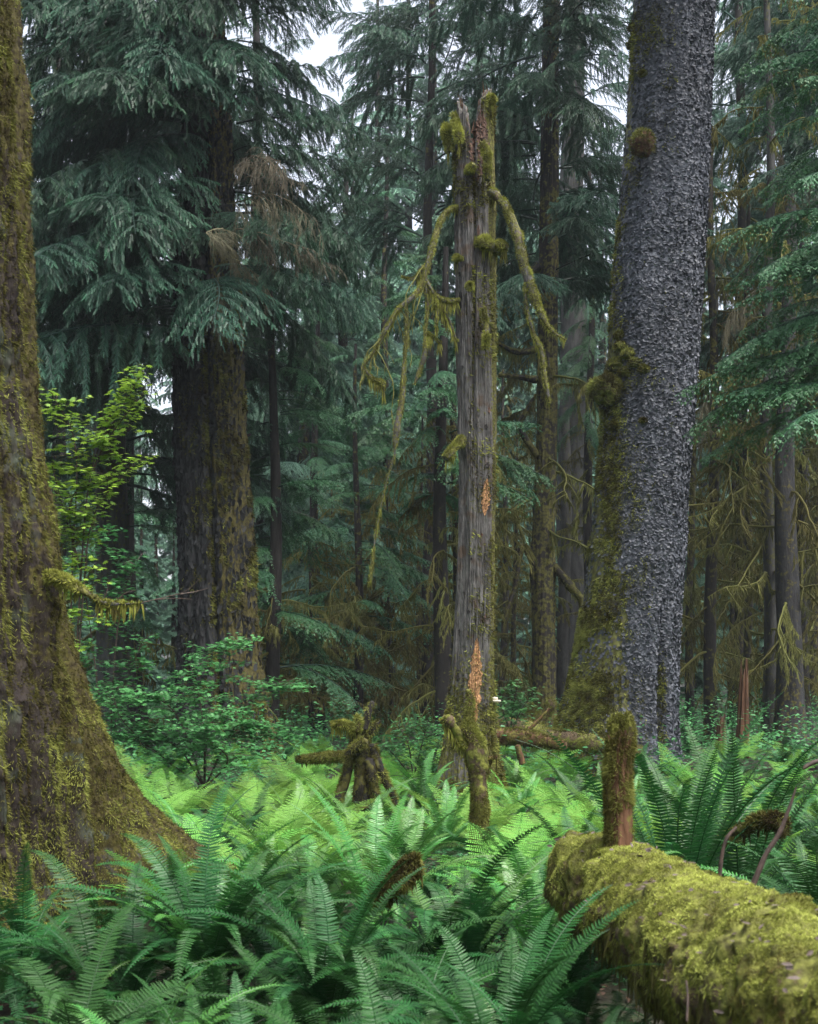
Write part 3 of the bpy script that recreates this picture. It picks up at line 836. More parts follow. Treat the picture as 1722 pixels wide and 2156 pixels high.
def PL(l, d): return [P(x, y, d - (dd if len(q) > 2 else 0)) for q in l for x, y, dd in [(q + (0,))[:3]]]
RB = mossy_limb(t3, PL([(1005, 400), (1045, 412, .1), (1072, 450, .3), (1090, 500, .4), (1100, 545, .45), (1116, 600, .5), (1136, 655, .55), (1160, 695, .55), (1192, 716, .55)], D - .1),
                [.055, .058, .055, .06, .056, .052, .046, .028, .006], seed=11, fuzz=6000, hang=110, ns=12, hl=(.05, .15), fl=(.02, .045))
mossy_limb(t3, PL([(1104, 560, .45), (1108, 640, .5), (1122, 700, .5), (1140, 740, .5), (1146, 790, .5), (1157, 850, .5)], D - .1), [.02, .02, .022, .028, .03, .02], seed=12, fuzz=2200, hang=200, name='branch')
LB = [(972, 437), (940, 447, .1), (922, 480, .2), (908, 530, .3), (895, 575, .35), (880, 615, .4), (840, 650, .45), (815, 690, .5), (790, 735, .5), (762, 775, .5)]
mossy_limb(t3, PL(LB, D - .1), [.036, .036, .036, .036, .034, .030, .028, .024, .02, .014], seed=13, fuzz=5000, hang=160, ns=10, hl=(.04, .14))
for k, (l, r) in enumerate([([(765, 776, .5), (785, 798, .5), (805, 806, .5), (808, 825, .5)], [.016, .02, .026, .01]),
                            ([(855, 640, .4), (856, 700, .4), (850, 770, .4), (846, 840, .4), (835, 905, .4), (830, 960, .4)], [.022, .028, .018, .035, .04, .01]),
                            ([(893, 590, .35), (900, 640, .3), (896, 700, .3), (893, 750, .3), (880, 790, .3), (872, 810, .3)], [.024, .02, .018, .028, .026, .008]),
                            ([(893, 585, .35), (915, 620, .3), (938, 633, .2), (968, 632, .05)], [.025, .025, .024, .022]),
                            ([(912, 620, .3), (920, 655, .3), (918, 690, .3)], [.02, .018, .01]), ([(925, 640, .2), (945, 675, .1), (962, 720, .05)], [.018, .018, .014]),
                            ([(893, 560, .3), (884, 575, .3), (868, 588, .35), (845, 583, .4)], [.03, .024, .012, .008]),
                            ([(898, 700, .3), (915, 712, .25), (928, 722, .25)], [.015, .012, .012])]):
    mossy_limb(t3, PL(l, D - .1), r, seed=20 + k, fuzz=1400, hang=150, ns=8, name='branch', hl=(.05, .22))
mossy_limb(t3, PL([(832, 955, .4), (815, 1010, .4), (800, 1075, .4), (790, 1130, .4), (783, 1190, .4), (776, 1235, .4)], D - .1), [.010, .007, .008, .011, .018, .006], seed=30, fuzz=900, hang=60, ns=7, hl=(.05, .22))
mb = MB(); rg = np.random.default_rng(31)       # fine hanging twigs with shreds of moss
ps, _ = catmull(PL(LB, D - .1), np.ones(len(LB)), 6)
for k in range(15):
    q = ps[int(rg.integers(18, len(ps)))]; pts_ = [q]; dc = np.array([rg.normal() * .5, rg.normal() * .3, -.7]); L_ = rg.uniform(.25, 1.1)
    for s_ in range(8):
        dc = dc + rg.normal(size=3) * .25 + [0, 0, -.15]; dc /= np.linalg.norm(dc); pts_.append(pts_[-1] + dc * L_ / 8)
    tube(mb, pts_, np.linspace(.008, .003, 9) * (.7 + .7 * rg.random(9)), 4, rg.random())
    pp_ = np.array(pts_)[rg.integers(1, 9, 14)]
    stamp(mb, *STRAND[:3], pp_, np.array([0, 0, -1.]) + rg.normal(size=pp_.shape) * .15, rg.normal(size=pp_.shape), rg.uniform(.03, .14, 14), rg.uniform(.006, .018, 14), rg.random(14), STRAND[3])
obj('twigs', mb, M['drape'], t3)
for k, (l, r) in enumerate([([(1000, 515), (1020, 512, .2), (1035, 520, .3)], [.07, .075, .05]), ([(1035, 525, .1), (1052, 520, .2), (1066, 522, .25)], [.05, .075, .04]),
                            ([(975, 925, .1), (955, 945, .3), (937, 965, .4)], [.05, .05, .035]), ([(985, 365, .1), (992, 355, .3), (997, 345, .35)], [.04, .045, .03]),
                            ([(955, 545, .1), (965, 543, .3), (975, 543, .3)], [.02, .028, .02]), ([(1017, 650, .3), (1024, 690, .34), (1022, 735, .34)], [.03, .03, .035]),
                            ([(985, 605, .3), (990, 600, .4), (992, 610, .4)], [.02, .03, .02]), ([(955, 240, .1), (965, 285, .3), (968, 300, .3)], [.04, .055, .03]),
                            ([(1030, 212, 0), (1034, 210, .1), (1037, 204, .1)], [.04, .05, .045]), ([(1015, 300, .3), (1025, 330, .34), (1028, 380, .34)], [.03, .05, .04]),
                            ([(938, 262, .0), (940, 285, .05), (946, 320, .05)], [.03, .05, .03])]):
    mossy_limb(t3, PL(l, D - .1), r, seed=40 + k, fuzz=2200, hang=50, ns=9, name='moss_clump', hl=(.06, .25), fl=(.025, .05), cov=.85)
mb = MB()
for a, (x, y) in enumerate([(1043, 1476), (1040, 1470)]):
    c = P(x, y, D - .08); v = [c + np.array([0, 0, .02])]; n = 12
    for ring, (rr_, dz) in enumerate([(.07 - a * .02, .012), (.075 - a * .02, -.005), (.05, -.02)]):
        for k in range(n): v.append(c + np.array([math.cos(k / n * 2 * PI) * rr_, math.sin(k / n * 2 * PI) * rr_ * .8, dz]))
    T_ = [(0, 1 + k, 1 + (k + 1) % n) for k in range(n)]
    Q = [(1 + r_ * n + k, 1 + (r_ + 1) * n + k, 1 + (r_ + 1) * n + (k + 1) % n, 1 + r_ * n + (k + 1) % n) for r_ in range(2) for k in range(n)]
    mb.add(np.array(v), Q, T_)
obj('shelf_fungus', mb, M['fungus'], t3, True)

# --- 4. giant grey spruce on the right
D = 22.0
bx0 = (1300 - CX) / F * D; bz = float(gz(bx0, D))
t4 = thing('spruce_tree', 'giant scaly grey spruce trunk with mossy left flank and burls, widening to its base', 'tree', (bx0, D, bz))
pr = [(-100, 1349, 1507), (0, 1340, 1503), (250, 1325, 1490), (500, 1305, 1482), (750, 1284, 1469), (1000, 1260, 1449), (1250, 1232, 1431), (1400, 1207, 1424), (1500, 1182, 1422), (1560, 1160, 1426), (1620, 1130, 1436)]
def disp4(TH, Z, RR):
    q = np.stack([np.cos(TH) * 1.8, np.sin(TH) * 1.8, Z * .35], -1)
    q3 = np.stack([np.cos(TH) * 16, np.sin(TH) * 16, Z * 10], -1)
    w_ = smooth(3.4, 1.2, Z)
    cleft = -.22 * np.exp(-(dang(TH, R(-52) - .05 * Z) / .085) ** 2) * w_ - .10 * np.exp(-(dang(TH, R(-36)) / .06) ** 2) * smooth(2.4, .8, Z)
    flut = .07 * smooth(3, 0, Z) * np.sin(TH * 6 + 1.0)
    bb = .20 * np.exp(-((Z - 6.58) ** 2 + (dang(TH, R(-174)) * 1.0) ** 2) / .05)
    return (fbm(q, 51) - .5) * .16 + (fbm(q3, 53) - .5) * .03 + cleft + flut + bb
G, TH, Z = trunk_grid(pr, D, 360, 700, bz - .3, 15.5, disp4)
side = np.cos(TH)
# moss hugs the left flank, reaching further round towards the base
lim = np.interp(Z, [0, 2, 4, 7, 10, 15], [.10, -.15, -.55, -.80, -.93, -.97])
cov = smooth(.30, -.18, side - lim) * .95 + (fbm(G * 1.4, 54) - .5) * .8 * smooth(.6, 0, side - lim) + .25 * smooth(2.2, .6, Z) * smooth(.4, -.3, side)
mb = MB(); grid_add(mb, G, np.clip(cov, 0, 1)); obj('trunk', mb, M['bark_big'], t4, True)
mb = MB(); rg = np.random.default_rng(4)
p, nr, ij = scatter(G, 95000, rg, lambda c, nn: .25 + .75 * (nn[..., 1] < .3))
cv = cov[ij[0], ij[1]]; keep = rg.random(len(p)) > smooth(.45, .8, cv) * .9
p, nr = p[keep], nr[keep]
sz = rg.uniform(.035, .075, len(p))
nx_ = nr + rg.normal(size=p.shape) * .04
stamp(mb, *FLAKE[:3], p + nr * rg.uniform(.002, .012, (len(p), 1)), np.array([0, 0, -1.]) + rg.normal(size=p.shape) * .7, nx_, sz * 1.15, sz, np.clip(rg.normal(.38, .15, len(p)) + (fbm(p * 1.3, 58) - .5) * 1.0, 0, .9), FLAKE[3])
obj('bark_scales', mb, M['flake'], t4)
mb = MB()
mossfuzz(mb, G, 120000, rg, (.03, .08), .02, .9, .5, lambda c, nn: smooth(.05, -.7, nn[..., 0]) * smooth(.42, .58, fbm(c * 1.5, 55)) * (.25 + smooth(6, 1, c[..., 2])) * (nn[..., 1] < .5) + .5 * smooth(2.5, 0, c[..., 2]) * smooth(.1, -.3, nn[..., 0]), (.3, 1))
obj('moss', mb, M['moss'], t4)
def lump(parent, c, r, seed, mat, fuzz, fl, name, mossmat='mossy', sx=1, sz=1, age=.5, wdt=.012):
    mb = MB(); n1, n2 = 26, 30; ph = np.linspace(.02, PI - .02, n1); th = np.arange(n2) / n2 * 2 * PI
    PH, TT = np.meshgrid(ph, th, indexing='ij')
    dv = np.stack([np.sin(PH) * np.cos(TT), np.sin(PH) * np.sin(TT), np.cos(PH)], -1)
    rr = r * (.8 + .7 * (fbm(dv * 2.2 + seed, seed) - .3) + .25 * (fbm(dv * 7 + seed, seed + 1) - .5))
    G = c + dv * rr[..., None] * np.array([sx, 1, sz])
    grid_add(mb, G[::-1], np.clip(age + (fbm(dv * 3, seed) - .5), 0, 1))
    o = obj(name, mb, M[mat], parent, True)
    m2 = MB(); rg = np.random.default_rng(seed)
    mossfuzz(m2, G[::-1], fuzz, rg, fl, wdt, .8, .3, lambda c_, nn: np.clip(nn[..., 2] + .45, 0, 1), (.2, 1))
    obj('moss', m2, M[mossmat], o)
    return o
lump(t4, P(1352, 302, 21.1), .20, 5, 'rot', 1800, (.03, .08), 'burl', 'moss', 1, 1.1, .25)
lump(t4, P(1276, 822, 21.6), .25, 6, 'logbark', 6000, (.04, .10), 'burl', 'moss', 1, 1.05, .8)
for k, (x, y, r_) in enumerate([(1300, 745, .13), (1312, 765, .12), (1290, 780, .14), (1340, 800, .09), (1298, 720, .09), (1290, 690, .06), (1322, 785, .1), (1345, 180, .06), (1332, 60, .08), (1330, 95, .08), (1306, 800, .1), (1337, 905, .05), (1285, 905, .06)]):
    zt, ct, rt = profile(pr, D); P0 = P(x, y, D); cxx = np.interp(P0[2], zt, ct); rr_ = np.interp(P0[2], zt, rt)
    s_ = np.clip((P0[0] - cxx) / rr_, -1, 1); yy = D - rr_ * math.sqrt(1 - s_ * s_)
    lump(t4, np.array([P0[0], yy, P0[2]]), r_, 60 + k, 'logbark', 900, (.03, .07), 'moss_clump', 'moss', 1, .8, .8)
# stub branches high above, out of the thick trunk's far side keep the crown above the frame
boughs(t4, SPR, 12, 14.5, 16, (.9, 1.1), (0, 2 * PI), (-.1, .3), .6, 13)

# --- 5. slimmer dark trunk behind the snag
D = 28.0
bx0 = (1146 - CX) / F * D; bz = float(gz(bx0, D))
t5 = thing('spruce_tree', 'slim dark mossy trunk between the grey snag and giant spruce, with gloomy drooping branches above', 'tree', (bx0, D, bz))
pr = [(-150, 1150, 1176), (100, 1142, 1177), (300, 1140, 1176), (500, 1136, 1175), (700, 1133, 1173), (900, 1131, 1172), (1050, 1124, 1170), (1200, 1117, 1168), (1350, 1122, 1168), (1500, 1121, 1171), (1560, 1112, 1180)]
G, TH, Z = trunk_grid(pr, D, 90, 360, bz - .3, 18.5, lambda a, z, r: (fbm(np.stack([np.cos(a) * 6, np.sin(a) * 6, z * 2], -1), 61) - .5) * .09)
mb = MB(); grid_add(mb, G, np.clip(.62 + (fbm(G * 1.2, 62) - .5) * .9 - .2 * smooth(8, 12, Z), 0, 1)); obj('trunk', mb, M['bark_far'], t5, True)
boughs(t5, SPR, 62, 9.4, 18.5, (.55, .95), (0, 2 * PI), (-.15, .35), .2, 14, taper=.9)
boughs(t5, MOS, 16, 4.5, 10, (.9, 1.5), (0, 2 * PI), (-.6, .1), .2, 15)
mossy_limb(t5, [P(1165, 1190, 28), P(1185, 1215, 27.8), P(1205, 1240, 27.7), P(1222, 1262, 27.7), P(1224, 1300, 27.7)], [.10, .09, .09, .07, .02], seed=70, fuzz=2500, hang=120, mat='bark_far', mossmat='moss', hl=(.1, .3))
for k, l in enumerate([[(1135, 560), (1100, 590), (1060, 640), (1030, 680)], [(1130, 960), (1095, 900), (1112, 860), (1128, 830)], [(1125, 1190), (1100, 1150), (1085, 1230), (1060, 1310)], [(1128, 735), (1090, 742), (1045, 722)], [(1130, 800), (1100, 795), (1050, 790)]]):
    mossy_limb(t5, [P(x, y, 27.9 - .1 * i) for i, (x, y) in enumerate(l)], np.linspace(.08, .035, len(l)), seed=71 + k, fuzz=900, hang=160, mat='bark_far', mossmat='drape', hl=(.1, .4))

# ---------------------------------------------------------------- the other trees
def tree(x, d, wpx, H, mat, label, group=None, moss=.3, seed=0, lean=0.0, name='tree', cat='tree', top=.5):
    X = (x - CX) / F * d; zb = float(gz(X, d)); r = wpx / 2 / F * d
    t = thing(name, label, cat, (X, d, zb), group)
    simple_trunk(t, X, d, r * 1.15, H, r * top, M[mat], lean, moss, seed, 20 if d < 32 else 14, .25)
    return t

# left of the double trunk
a = tree(238, 27, 66, 16, 'bark_grey', 'grey trunk behind the vine maple, left of the dark double trunk', moss=.2, seed=1, name='spruce_tree', top=.7)
boughs(a, SPR, 66, 5.4, 15.5, (.75, 1.1), (0, 2 * PI), (-.2, .3), .3, 21, taper=.9)
boughs(a, HEM, 14, 2.5, 6, (.7, 1.0), (0, 2 * PI), (-.2, .2), .3, 22)
b_ = tree(262, 31, 60, 10, 'bark_far', 'almost black trunk tucked behind the grey trunk at left', moss=.1, seed=2, name='spruce_tree')
boughs(b_, MOS, 20, 1.5, 8, (1.0, 1.6), (0, 2 * PI), (-.5, .1), .3, 23)
# hemlocks in the middle
spec = [(575, 26, 30, 10.5, 'hemlock with layered green sprays just right of the dark double trunk', 66, 1.4, 10.3, 24, (.75, 1.05)),
        (752, 31, 20, 9.6, 'thin dark hemlock with flat green sprays above the mossy root stump', 44, 3.0, 9.5, 25, (.7, 1.05)),
        (665, 35, 24, 12.5, 'hemlock with drooping sprays between the dark double trunk and thin dark hemlock', 60, 1.2, 12.3, 26, (.8, 1.1)),
        (932, 25, 38, 9.9, 'black mossy hemlock trunk hidden left of the grey snag', 40, 5.0, 9.8, 27, (.55, .95)),
        (812, 42, 24, 19, 'tall hazy hemlock behind the left bent branches of the snag', 60, 4.5, 18.8, 28, (.8, 1.2))]
for x, d, wpx, H, lab, n, z0, z1, sd_, sc in spec:
    a = tree(x, d, wpx, H, 'bark_far', lab, moss=.25, seed=sd_, name='hemlock_tree', top=.3)
    boughs(a, HEM, n, z0, z1, sc, (0, 2 * PI), (-.2, .15), .15, sd_, taper=.35)
    boughs(a, MOS, 20, 1.0, z0 + 2.0, (.8, 1.4), (0, 2 * PI), (-.5, .15), .12, sd_ + 50)
a = tree(958, 27, 26, 7.5, 'bark_far', 'narrow black trunk pressed against the left edge of the grey snag', moss=.3, seed=31, name='dead_tree')
boughs(a, MOS, 16, 1.2, 7, (.8, 1.3), (0, 2 * PI), (-.5, .1), .1, 32)
# thin ones draped in moss between the hemlocks and the slim trunk
for k, (x, d, wpx, H, lab) in enumerate([(820, 33, 9, 7, 'thin mossy dead tree left of the snag, above the root stump'), (885, 37, 14, 9, 'mossy dead tree with hanging drapes left of the black hemlock trunk'),
                                         (1085, 36, 12, 8.5, 'mossy dead tree in the gap between snag and slim trunk'), (1062, 44, 16, 12, 'hazy mossy dead tree close to the right edge of the snag'),
                                         (700, 40, 12, 8, 'small mossy dead tree behind the thin dark hemlock'), (650, 31, 10, 5, 'short dead tree with mossy twigs behind the vine maple bush')]):
    a = tree(x, d, wpx, H, 'bark_far', lab, moss=.4, seed=33 + k, name='dead_tree', top=.3)
    boughs(a, MOS, 48, .8, H, (.7, 1.4), (0, 2 * PI), (-.5, .25), .1, 40 + k, taper=.5)
# dark hemlock and broken snag behind the slim trunk
a = tree(1242, 33, 24, 14.5, 'bark_far', 'black hemlock with dense dark hanging boughs left of the giant spruce', moss=.2, seed=45, name='hemlock_tree', top=.35)
boughs(a, HEMN, 46, 7.6, 14.3, (.5, .8), (0, 2 * PI), (-.5, .0), .12, 46, taper=.3)
boughs(a, MOS, 22, 2.5, 8, (.4, .8), (0, 2 * PI), (-.4, .1), .1, 47)
a = tree(1188, 36, 24, 9.0, 'bark_grey', 'reddish broken snag peeking out right of the slim trunk', moss=.3, seed=48, name='snag', cat='dead tree', top=.8)
boughs(a, MOS, 5, 2, 8, (.5, .8), (0, 2 * PI), (-.3, .1), .1, 49)
a = tree(1206, 48, 62, 30, 'bark_grey', 'broad hazy lilac trunk glimpsed between slim trunk and giant spruce', moss=.15, seed=50, name='spruce_tree', top=.6)
boughs(a, SPR, 36, 11, 29, (.9, 1.4), (0, 2 * PI), (-.1, .3), .3, 51)

# the right-hand stand
rt = [(1500, 29, 25, 14, 'bark_far', 'dark mossy trunk nearest the giant spruce in the right-hand stand', 42),
      (1542, 38, 12, 12, 'bark_far', 'pole-thin mossy trunk second in the right-hand stand', 36),
      (1572, 33, 17, 14, 'bark_far', 'thin dark trunk behind the pale broken spike at right', 38),
      (1617, 28, 27, 17, 'bark_grey', 'slender grey trunk beside the thick brown one in the right-hand stand', 44),
      (1658, 27, 50, 12, 'bark_dark', 'thick brown-black trunk under the green boughs at right', 26),
      (1690, 34, 24, 13, 'bark_far', 'dark trunk hugging the right side of the thick brown-black one', 34),
      (1455, 36, 16, 13, 'bark_far', 'mossy trunk half hidden by the giant spruce on its right side', 36),
      (1718, 40, 20, 15, 'bark_far', 'hazy mossy trunk at the right edge of the photo', 36)]
for k, (x, d, wpx, H, mt, lab, n) in enumerate(rt):
    a = tree(x, d, wpx, H, mt, lab, moss=.3, seed=60 + k, name='dead_tree' if k != 4 else 'spruce_tree', top=.45)
    boughs(a, MOS, n, 1.5, H, (.7, 1.5), (0, 2 * PI), (-.55, .25), wpx / 2 / F * d * .9, 60 + k, taper=.7)
    if k in (3, 0): boughs(a, DED, 6, H * .55, H * .8, (.5, .8), (0, 2 * PI), (-.1, .4), .1, 90 + k, name='dead_branch')
# upper right: blue hanging spruce crowns behind
for k, (x, d, wpx, H, zl, lab) in enumerate([(1560, 38, 30, 27, 13.0, 'tall blue-green spruce right of the giant trunk, crown hanging from the top'), (1690, 42, 34, 30, 13, 'tall hazy spruce crown at the top right'),
                                             (1790, 30, 40, 24, 8.0, 'spruce standing just outside the right edge, boughs reaching in')]):
    a = tree(x, d, wpx, H, 'bark_far', lab, moss=.2, seed=80 + k, name='spruce_tree', top=.4)
    boughs(a, SPR_MIST if k < 2 else SPR, 64, zl, min(H, 24), (.75, 1.15), (0, 2 * PI), (-.1, .4), .2, 80 + k, taper=.7)
    boughs(a, MOS, 24, 4, zl, (.9, 1.6), (0, 2 * PI), (-.5, .1), .2, 85 + k)
# dark hemlock whose boughs come in from the right
X = (1850 - CX) / F * 17
HX = 1
a = thing('hemlock_tree', 'dark green hemlock whose flat boughs reach in from the right edge', 'tree', (X, 17, float(gz(X, 17))))
simple_trunk(a, X, 17, .22, 12, .12, M['bark_far'], 0, .3, 88)
boughs(a, HEM, 22, 5.0, 7.6, (.66, .92), (R(135), R(245)), (-.1, .2), .15, 89, taper=.75)
boughs(a, HEM, 24, 7.4, 11.5, (.5, .72), (R(120), R(240)), (-.2, .2), .15, 90, taper=.9)
# top middle: mossy dark boughs left of the slim trunk
a = tree(905, 34, 26, 23, 'bark_far', 'dark hanging spruce behind the broken top of the grey snag', moss=.2, seed=91, name='spruce_tree', top=.4)
boughs(a, SPR, 50, 12.5, 22, (.6, 1.0), (0, 2 * PI), (0, .4), .2, 92, taper=.8)
# hazy spruces, upper middle
for k, (x, d, H, lab) in enumerate([(640, 42, 17, 'pale hazy spruce right of the big dark crown'), (540, 44, 28, 'tall hazy spruce directly behind the big dark crown'), (725, 44, 19, 'misty spruce under the bright sky gap'),
                                    (120, 36, 24, 'hazy spruce seen between left mossy tree and grey trunk')]):
    a = tree(x, d, 34, H, 'bark_far', lab, moss=.2, seed=95 + k, name='spruce_tree', top=.3)
    boughs(a, SPR_MIST if k % 2 == 0 else HEM, 80, 4.5, H - .3, (.9, 1.35), (0, 2 * PI), (-.1, .3), .2, 95 + k, taper=.4)

# far forest: whole trees, one crown mesh each
g = np.random.default_rng(5); placed = []
trk = {}
def far_tree(x, d, kind, s, grp, lab):
    X = (x - CX) / F * d; zb = float(gz(X, d))
    r = thing('conifer_tree', lab, 'tree', (X, d, zb), grp)
    if kind not in trk:
        H = FARH[kind]; mb = MB()
        tube(mb, [np.array([0, 0, z]) for z in np.linspace(-.5, H, 20)], np.linspace(.42, .05, 20), 10, .35, .2, 2, kind)
        trk[kind] = mb.mesh('trunk', M['bark_far'], sm=True)
    ang = g.uniform(0, 6.28)
    link('trunk', trk[kind], r, (0, 0, 0), (0, 0, ang), s)
    link('crown', FARC[kind], r, (0, 0, 0), (0, 0, ang), s)
n_far = 0
for x, d, kind, s in [(795, 68, 0, 1.1), (860, 72, 0, 1.2), (742, 66, 1, .98), (690, 74, 2, 1.0), (915, 70, 1, 1.25), (1010, 67, 0, 1.15), (1085, 70, 1, 1.25)]:
    far_tree(x, d, kind, s, 'tall misty conifers', 'tall misty conifer closing the gap behind the snag')
for row, (d0, d1, n, lab) in enumerate([(66, 72, 5, 'conifer in the nearest misty row behind the stand'), (72, 88, 13, 'misty conifer farther back, seen through gaps between trunks'), (82, 125, 30, 'palest misty conifer at the very back of the forest')]):
    for k in range(n):
        x = -120 + (k + g.random()) / n * 1960; d = g.uniform(d0, d1)
        if 690 < x < 870: kind, s = (3, g.uniform(.65, .95)) if row == 0 else (2, g.uniform(.75, .95))
        else: kind, s = int(g.integers(0, 3)), g.uniform(.85, 1.15)
        if row == 0 and 1000 < x < 1300: kind, s = 3, 1.0
        far_tree(x, d, kind, s, ['near misty conifers', 'misty conifers', 'palest conifers'][row], lab)

for k in range(64):      # young trees in the opening behind the stand, lit from above
    far_tree(-60 + (k + g.random()) / 64 * 1840, g.uniform(42, 64), 3, g.uniform(.25, .60), 'young conifers of the opening', 'young conifer with boughs down to the ground in the bright opening behind')
# unseen conifers added around the camera to block low sky light, open right
for k, az in enumerate([-62, -74, -88, -100, -112, -124, -136, -148, -160, -172, 176, 164, 100, 88, 74, 62]):
    d_ = 20 + 9 * ((k * 37) % 10) / 10; X, Y = math.sin(R(az)) * d_, math.cos(R(az)) * d_
    r = thing('conifer_tree', 'unseen conifer added behind or beside the viewpoint to block low sky light', 'tree', (X, Y, 0), 'unseen conifers added around the viewpoint')
    link('trunk', trk[k % 3], r, (0, 0, 0), (0, 0, k), .9); link('crown', FARC[k % 3], r, (0, 0, 0), (0, 0, k), .9)
# pale broken spikes at right
for k, (x, d, y, lab) in enumerate([(1562, 24, 1385, 'pale splintered broken spike of wood in the right-hand stand'), (1515, 23, 1500, 'short reddish splintered stump left of the pale spike')]):
    X = (x - CX) / F * d; zb = float(gz(X, d)); z1 = CAMZ - (y - HY) / F * d
    a = thing('broken_stump', lab, 'stump', (X, d, zb))
    mb = MB(); rgx = np.random.default_rng(k)
    n_ = 26; th = np.arange(n_) / n_ * 2 * PI; zz = np.linspace(0, 1, 30)
    zt = z1 - rgx.random(n_) ** 1.0 * (z1 - zb) * .35 * (1 + .0 * th); zt[3] = z1
    ZZ2 = zb - .2 + (zt[None] - zb + .2) * zz[:, None]
    rr = .13 * (1 - .55 * zz[:, None]) * (1 + .3 * np.sin(th * 5)[None])
    G = np.stack([X + rr * np.cos(th) + .05 * zz[:, None], d + rr * np.sin(th), ZZ2], -1)
    grid_add(mb, G, .1); obj('trunk', mb, M['rot'], a, False)

# ---------------------------------------------------------------- logs, stumps and sticks
# mossy log, lower right
d_far, d_near = 6.45, 2.9
A = P(1225, 1840, 6.6); B = P(1722 + 60, 2172, 3.75)
ax = (B - A); Ln = np.linalg.norm(ax); ax /= Ln
A2 = A; B2 = A + ax * (Ln + 1.0)
tl = thing('mossy_log', 'fat fallen log thick with yellow-green moss in the lower right foreground', 'log', ((A2[0] + B2[0]) / 2, (A2[1] + B2[1]) / 2, 0.2))
NR, NT = 340, 150
tt = np.linspace(0, 1, NR); th = np.arange(NT) / NT * 2 * PI
sx_ = np.cross(ax, [0, 0, 1.]); sx_ /= np.linalg.norm(sx_); up_ = np.cross(sx_, ax)
CEN = A2 + tt[:, None] * (B2 - A2)
CEN = CEN + np.array([0, 0, 1]) * (.02 * np.sin(tt * 9))[:, None]
rad = .215 + (.315 - .215) * tt
rad = rad * np.where(tt < .03, np.sqrt(np.clip(tt / .03, 0.02, 1)), 1)
dirs = sx_[None] * np.cos(th)[:, None] + up_[None] * np.sin(th)[:, None]
Pp = CEN[:, None] + dirs[None] * rad[:, None, None]
bump = (fbm(Pp * 2.6, 71) - .5) * .13 + (fbm(Pp * 9, 72) - .5) * .10 + (fbm(Pp * 22, 73) - .5) * .06
G = CEN[:, None] + dirs[None] * (rad[:, None] + bump)[..., None]
GL = G
mb = MB(); cvl = np.clip(.55 + .5 * np.sin(th)[None] + (fbm(G * 4, 74) - .5) * 1.0, 0, 1); grid_add(mb, G[:, ::-1], cvl[:, ::-1])
mb.add(np.vstack([CEN[:1], G[0]]), None, [(0, 1 + (k + 1) % NT, 1 + k) for k in range(NT)], .3)
obj('log_wood', mb, M['logbark'], tl, True)
# which orientation is outward
Gs = G[:, ::-1]
pt, nn_, _ = scatter(Gs, 50, np.random.default_rng(0))
if (np.einsum('ij,ij->i', nn_, pt - (A2 + ((pt - A2) @ ax)[:, None] * ax)) < 0).mean() > .5: Gs = G
mb = MB(); rg = np.random.default_rng(8)
bare = lambda c: 1 - smooth(.60, .68, fbm(c * np.array([5., 5, 5]), 75))
mossfuzz(mb, Gs, 330000, rg, (.005, .014), .005, .6, -.1, lambda c, nn: smooth(-.35, .5, nn[..., 2]) * bare(c), (.25, 1))
mossfuzz(mb, Gs, 60000, rg, (.012, .04), .004, .5, .9, lambda c, nn: smooth(.35, -.2, nn[..., 2]) * (fbm(c * 5, 76) > .40), (.0, .55))
obj('moss', mb, M['mosslog'], tl)
mb = MB()
p, nr, _ = scatter(Gs, 900, rg, lambda c, nn: (nn[..., 2] < .25) * (nn[..., 1] < .5))
stamp(mb, *STRAND[:3], p, np.array([0, 0, -1.]) + rg.normal(size=p.shape) * .15, rg.normal(size=p.shape), rg.uniform(.04, .17, len(p)), rg.uniform(.005, .016, len(p)), rg.uniform(.1, .6, len(p)), STRAND[3])
obj('hanging_moss', mb, M['drape'], tl)
# litter lying in the moss of the log
mb = MB(); p, nr, _ = scatter(Gs, 260, rg, lambda c, nn: (nn[..., 2] > .5) * (.15 + 1.0 * smooth(.52, .62, fbm(c * 5, 75))))
stamp(mb, *LEAF[:3], p + nr * .016, rg.normal(size=p.shape) * [1, 1, .15], nr + rg.normal(size=p.shape) * .3, rg.uniform(.015, .05, len(p)), rg.uniform(.008, .022, len(p)), rg.uniform(0, 1, len(p)), LEAF[3])
tag(obj('bark_litter', mb, flat_mat('litter', (.04, .025, .018), .7, (.13, .10, .09), 25), tl), kind='stuff')
lump(tl, P(1640, 1915, 4.25), .085, 90, 'logbark', 12000, (.005, .014), 'moss_clump', 'mosslog', 1.5, .6, .9, .005)

# post standing on the log
q0 = P(1298, 1805, 5.86); q1 = P(1306, 1548, 5.86)
tp = thing('broken_post', 'upright rotten red-brown stub with mossy prongs standing on the mossy log', 'stump', q0)
n_ = 60; th = np.arange(n_) / n_ * 2 * PI; zz = np.linspace(0, 1, 160)
ztop = q1[2] + .03 * np.sin(th * 3 + 1) + (vn(np.stack([np.cos(th) * 6, np.sin(th) * 6, th * 0], -1), 2) - .5) * .08
Zp = (q0[2] - .05) + (ztop[None] - q0[2] + .05) * zz[:, None]
cxp = q0[0] + (q1[0] - q0[0]) * zz[:, None] + .006 * np.sin(zz[:, None] * 7)
rp = (.063 - .008 * np.abs(zz[:, None] - .5)) * (1 + .25 * np.exp(-zz[:, None] * 18))
pq = np.stack([np.cos(th)[None] * 5 + 0 * Zp, np.sin(th)[None] * 5 + 0 * Zp, Zp * 5], -1)
rp = rp + (fbm(pq, 3) - .5) * .03 - np.abs(fbm(pq * [2.4, 2.4, .8], 4) - .5) * .035
G = np.stack([cxp + rp * np.cos(th), q0[1] + rp * np.sin(th), Zp], -1)
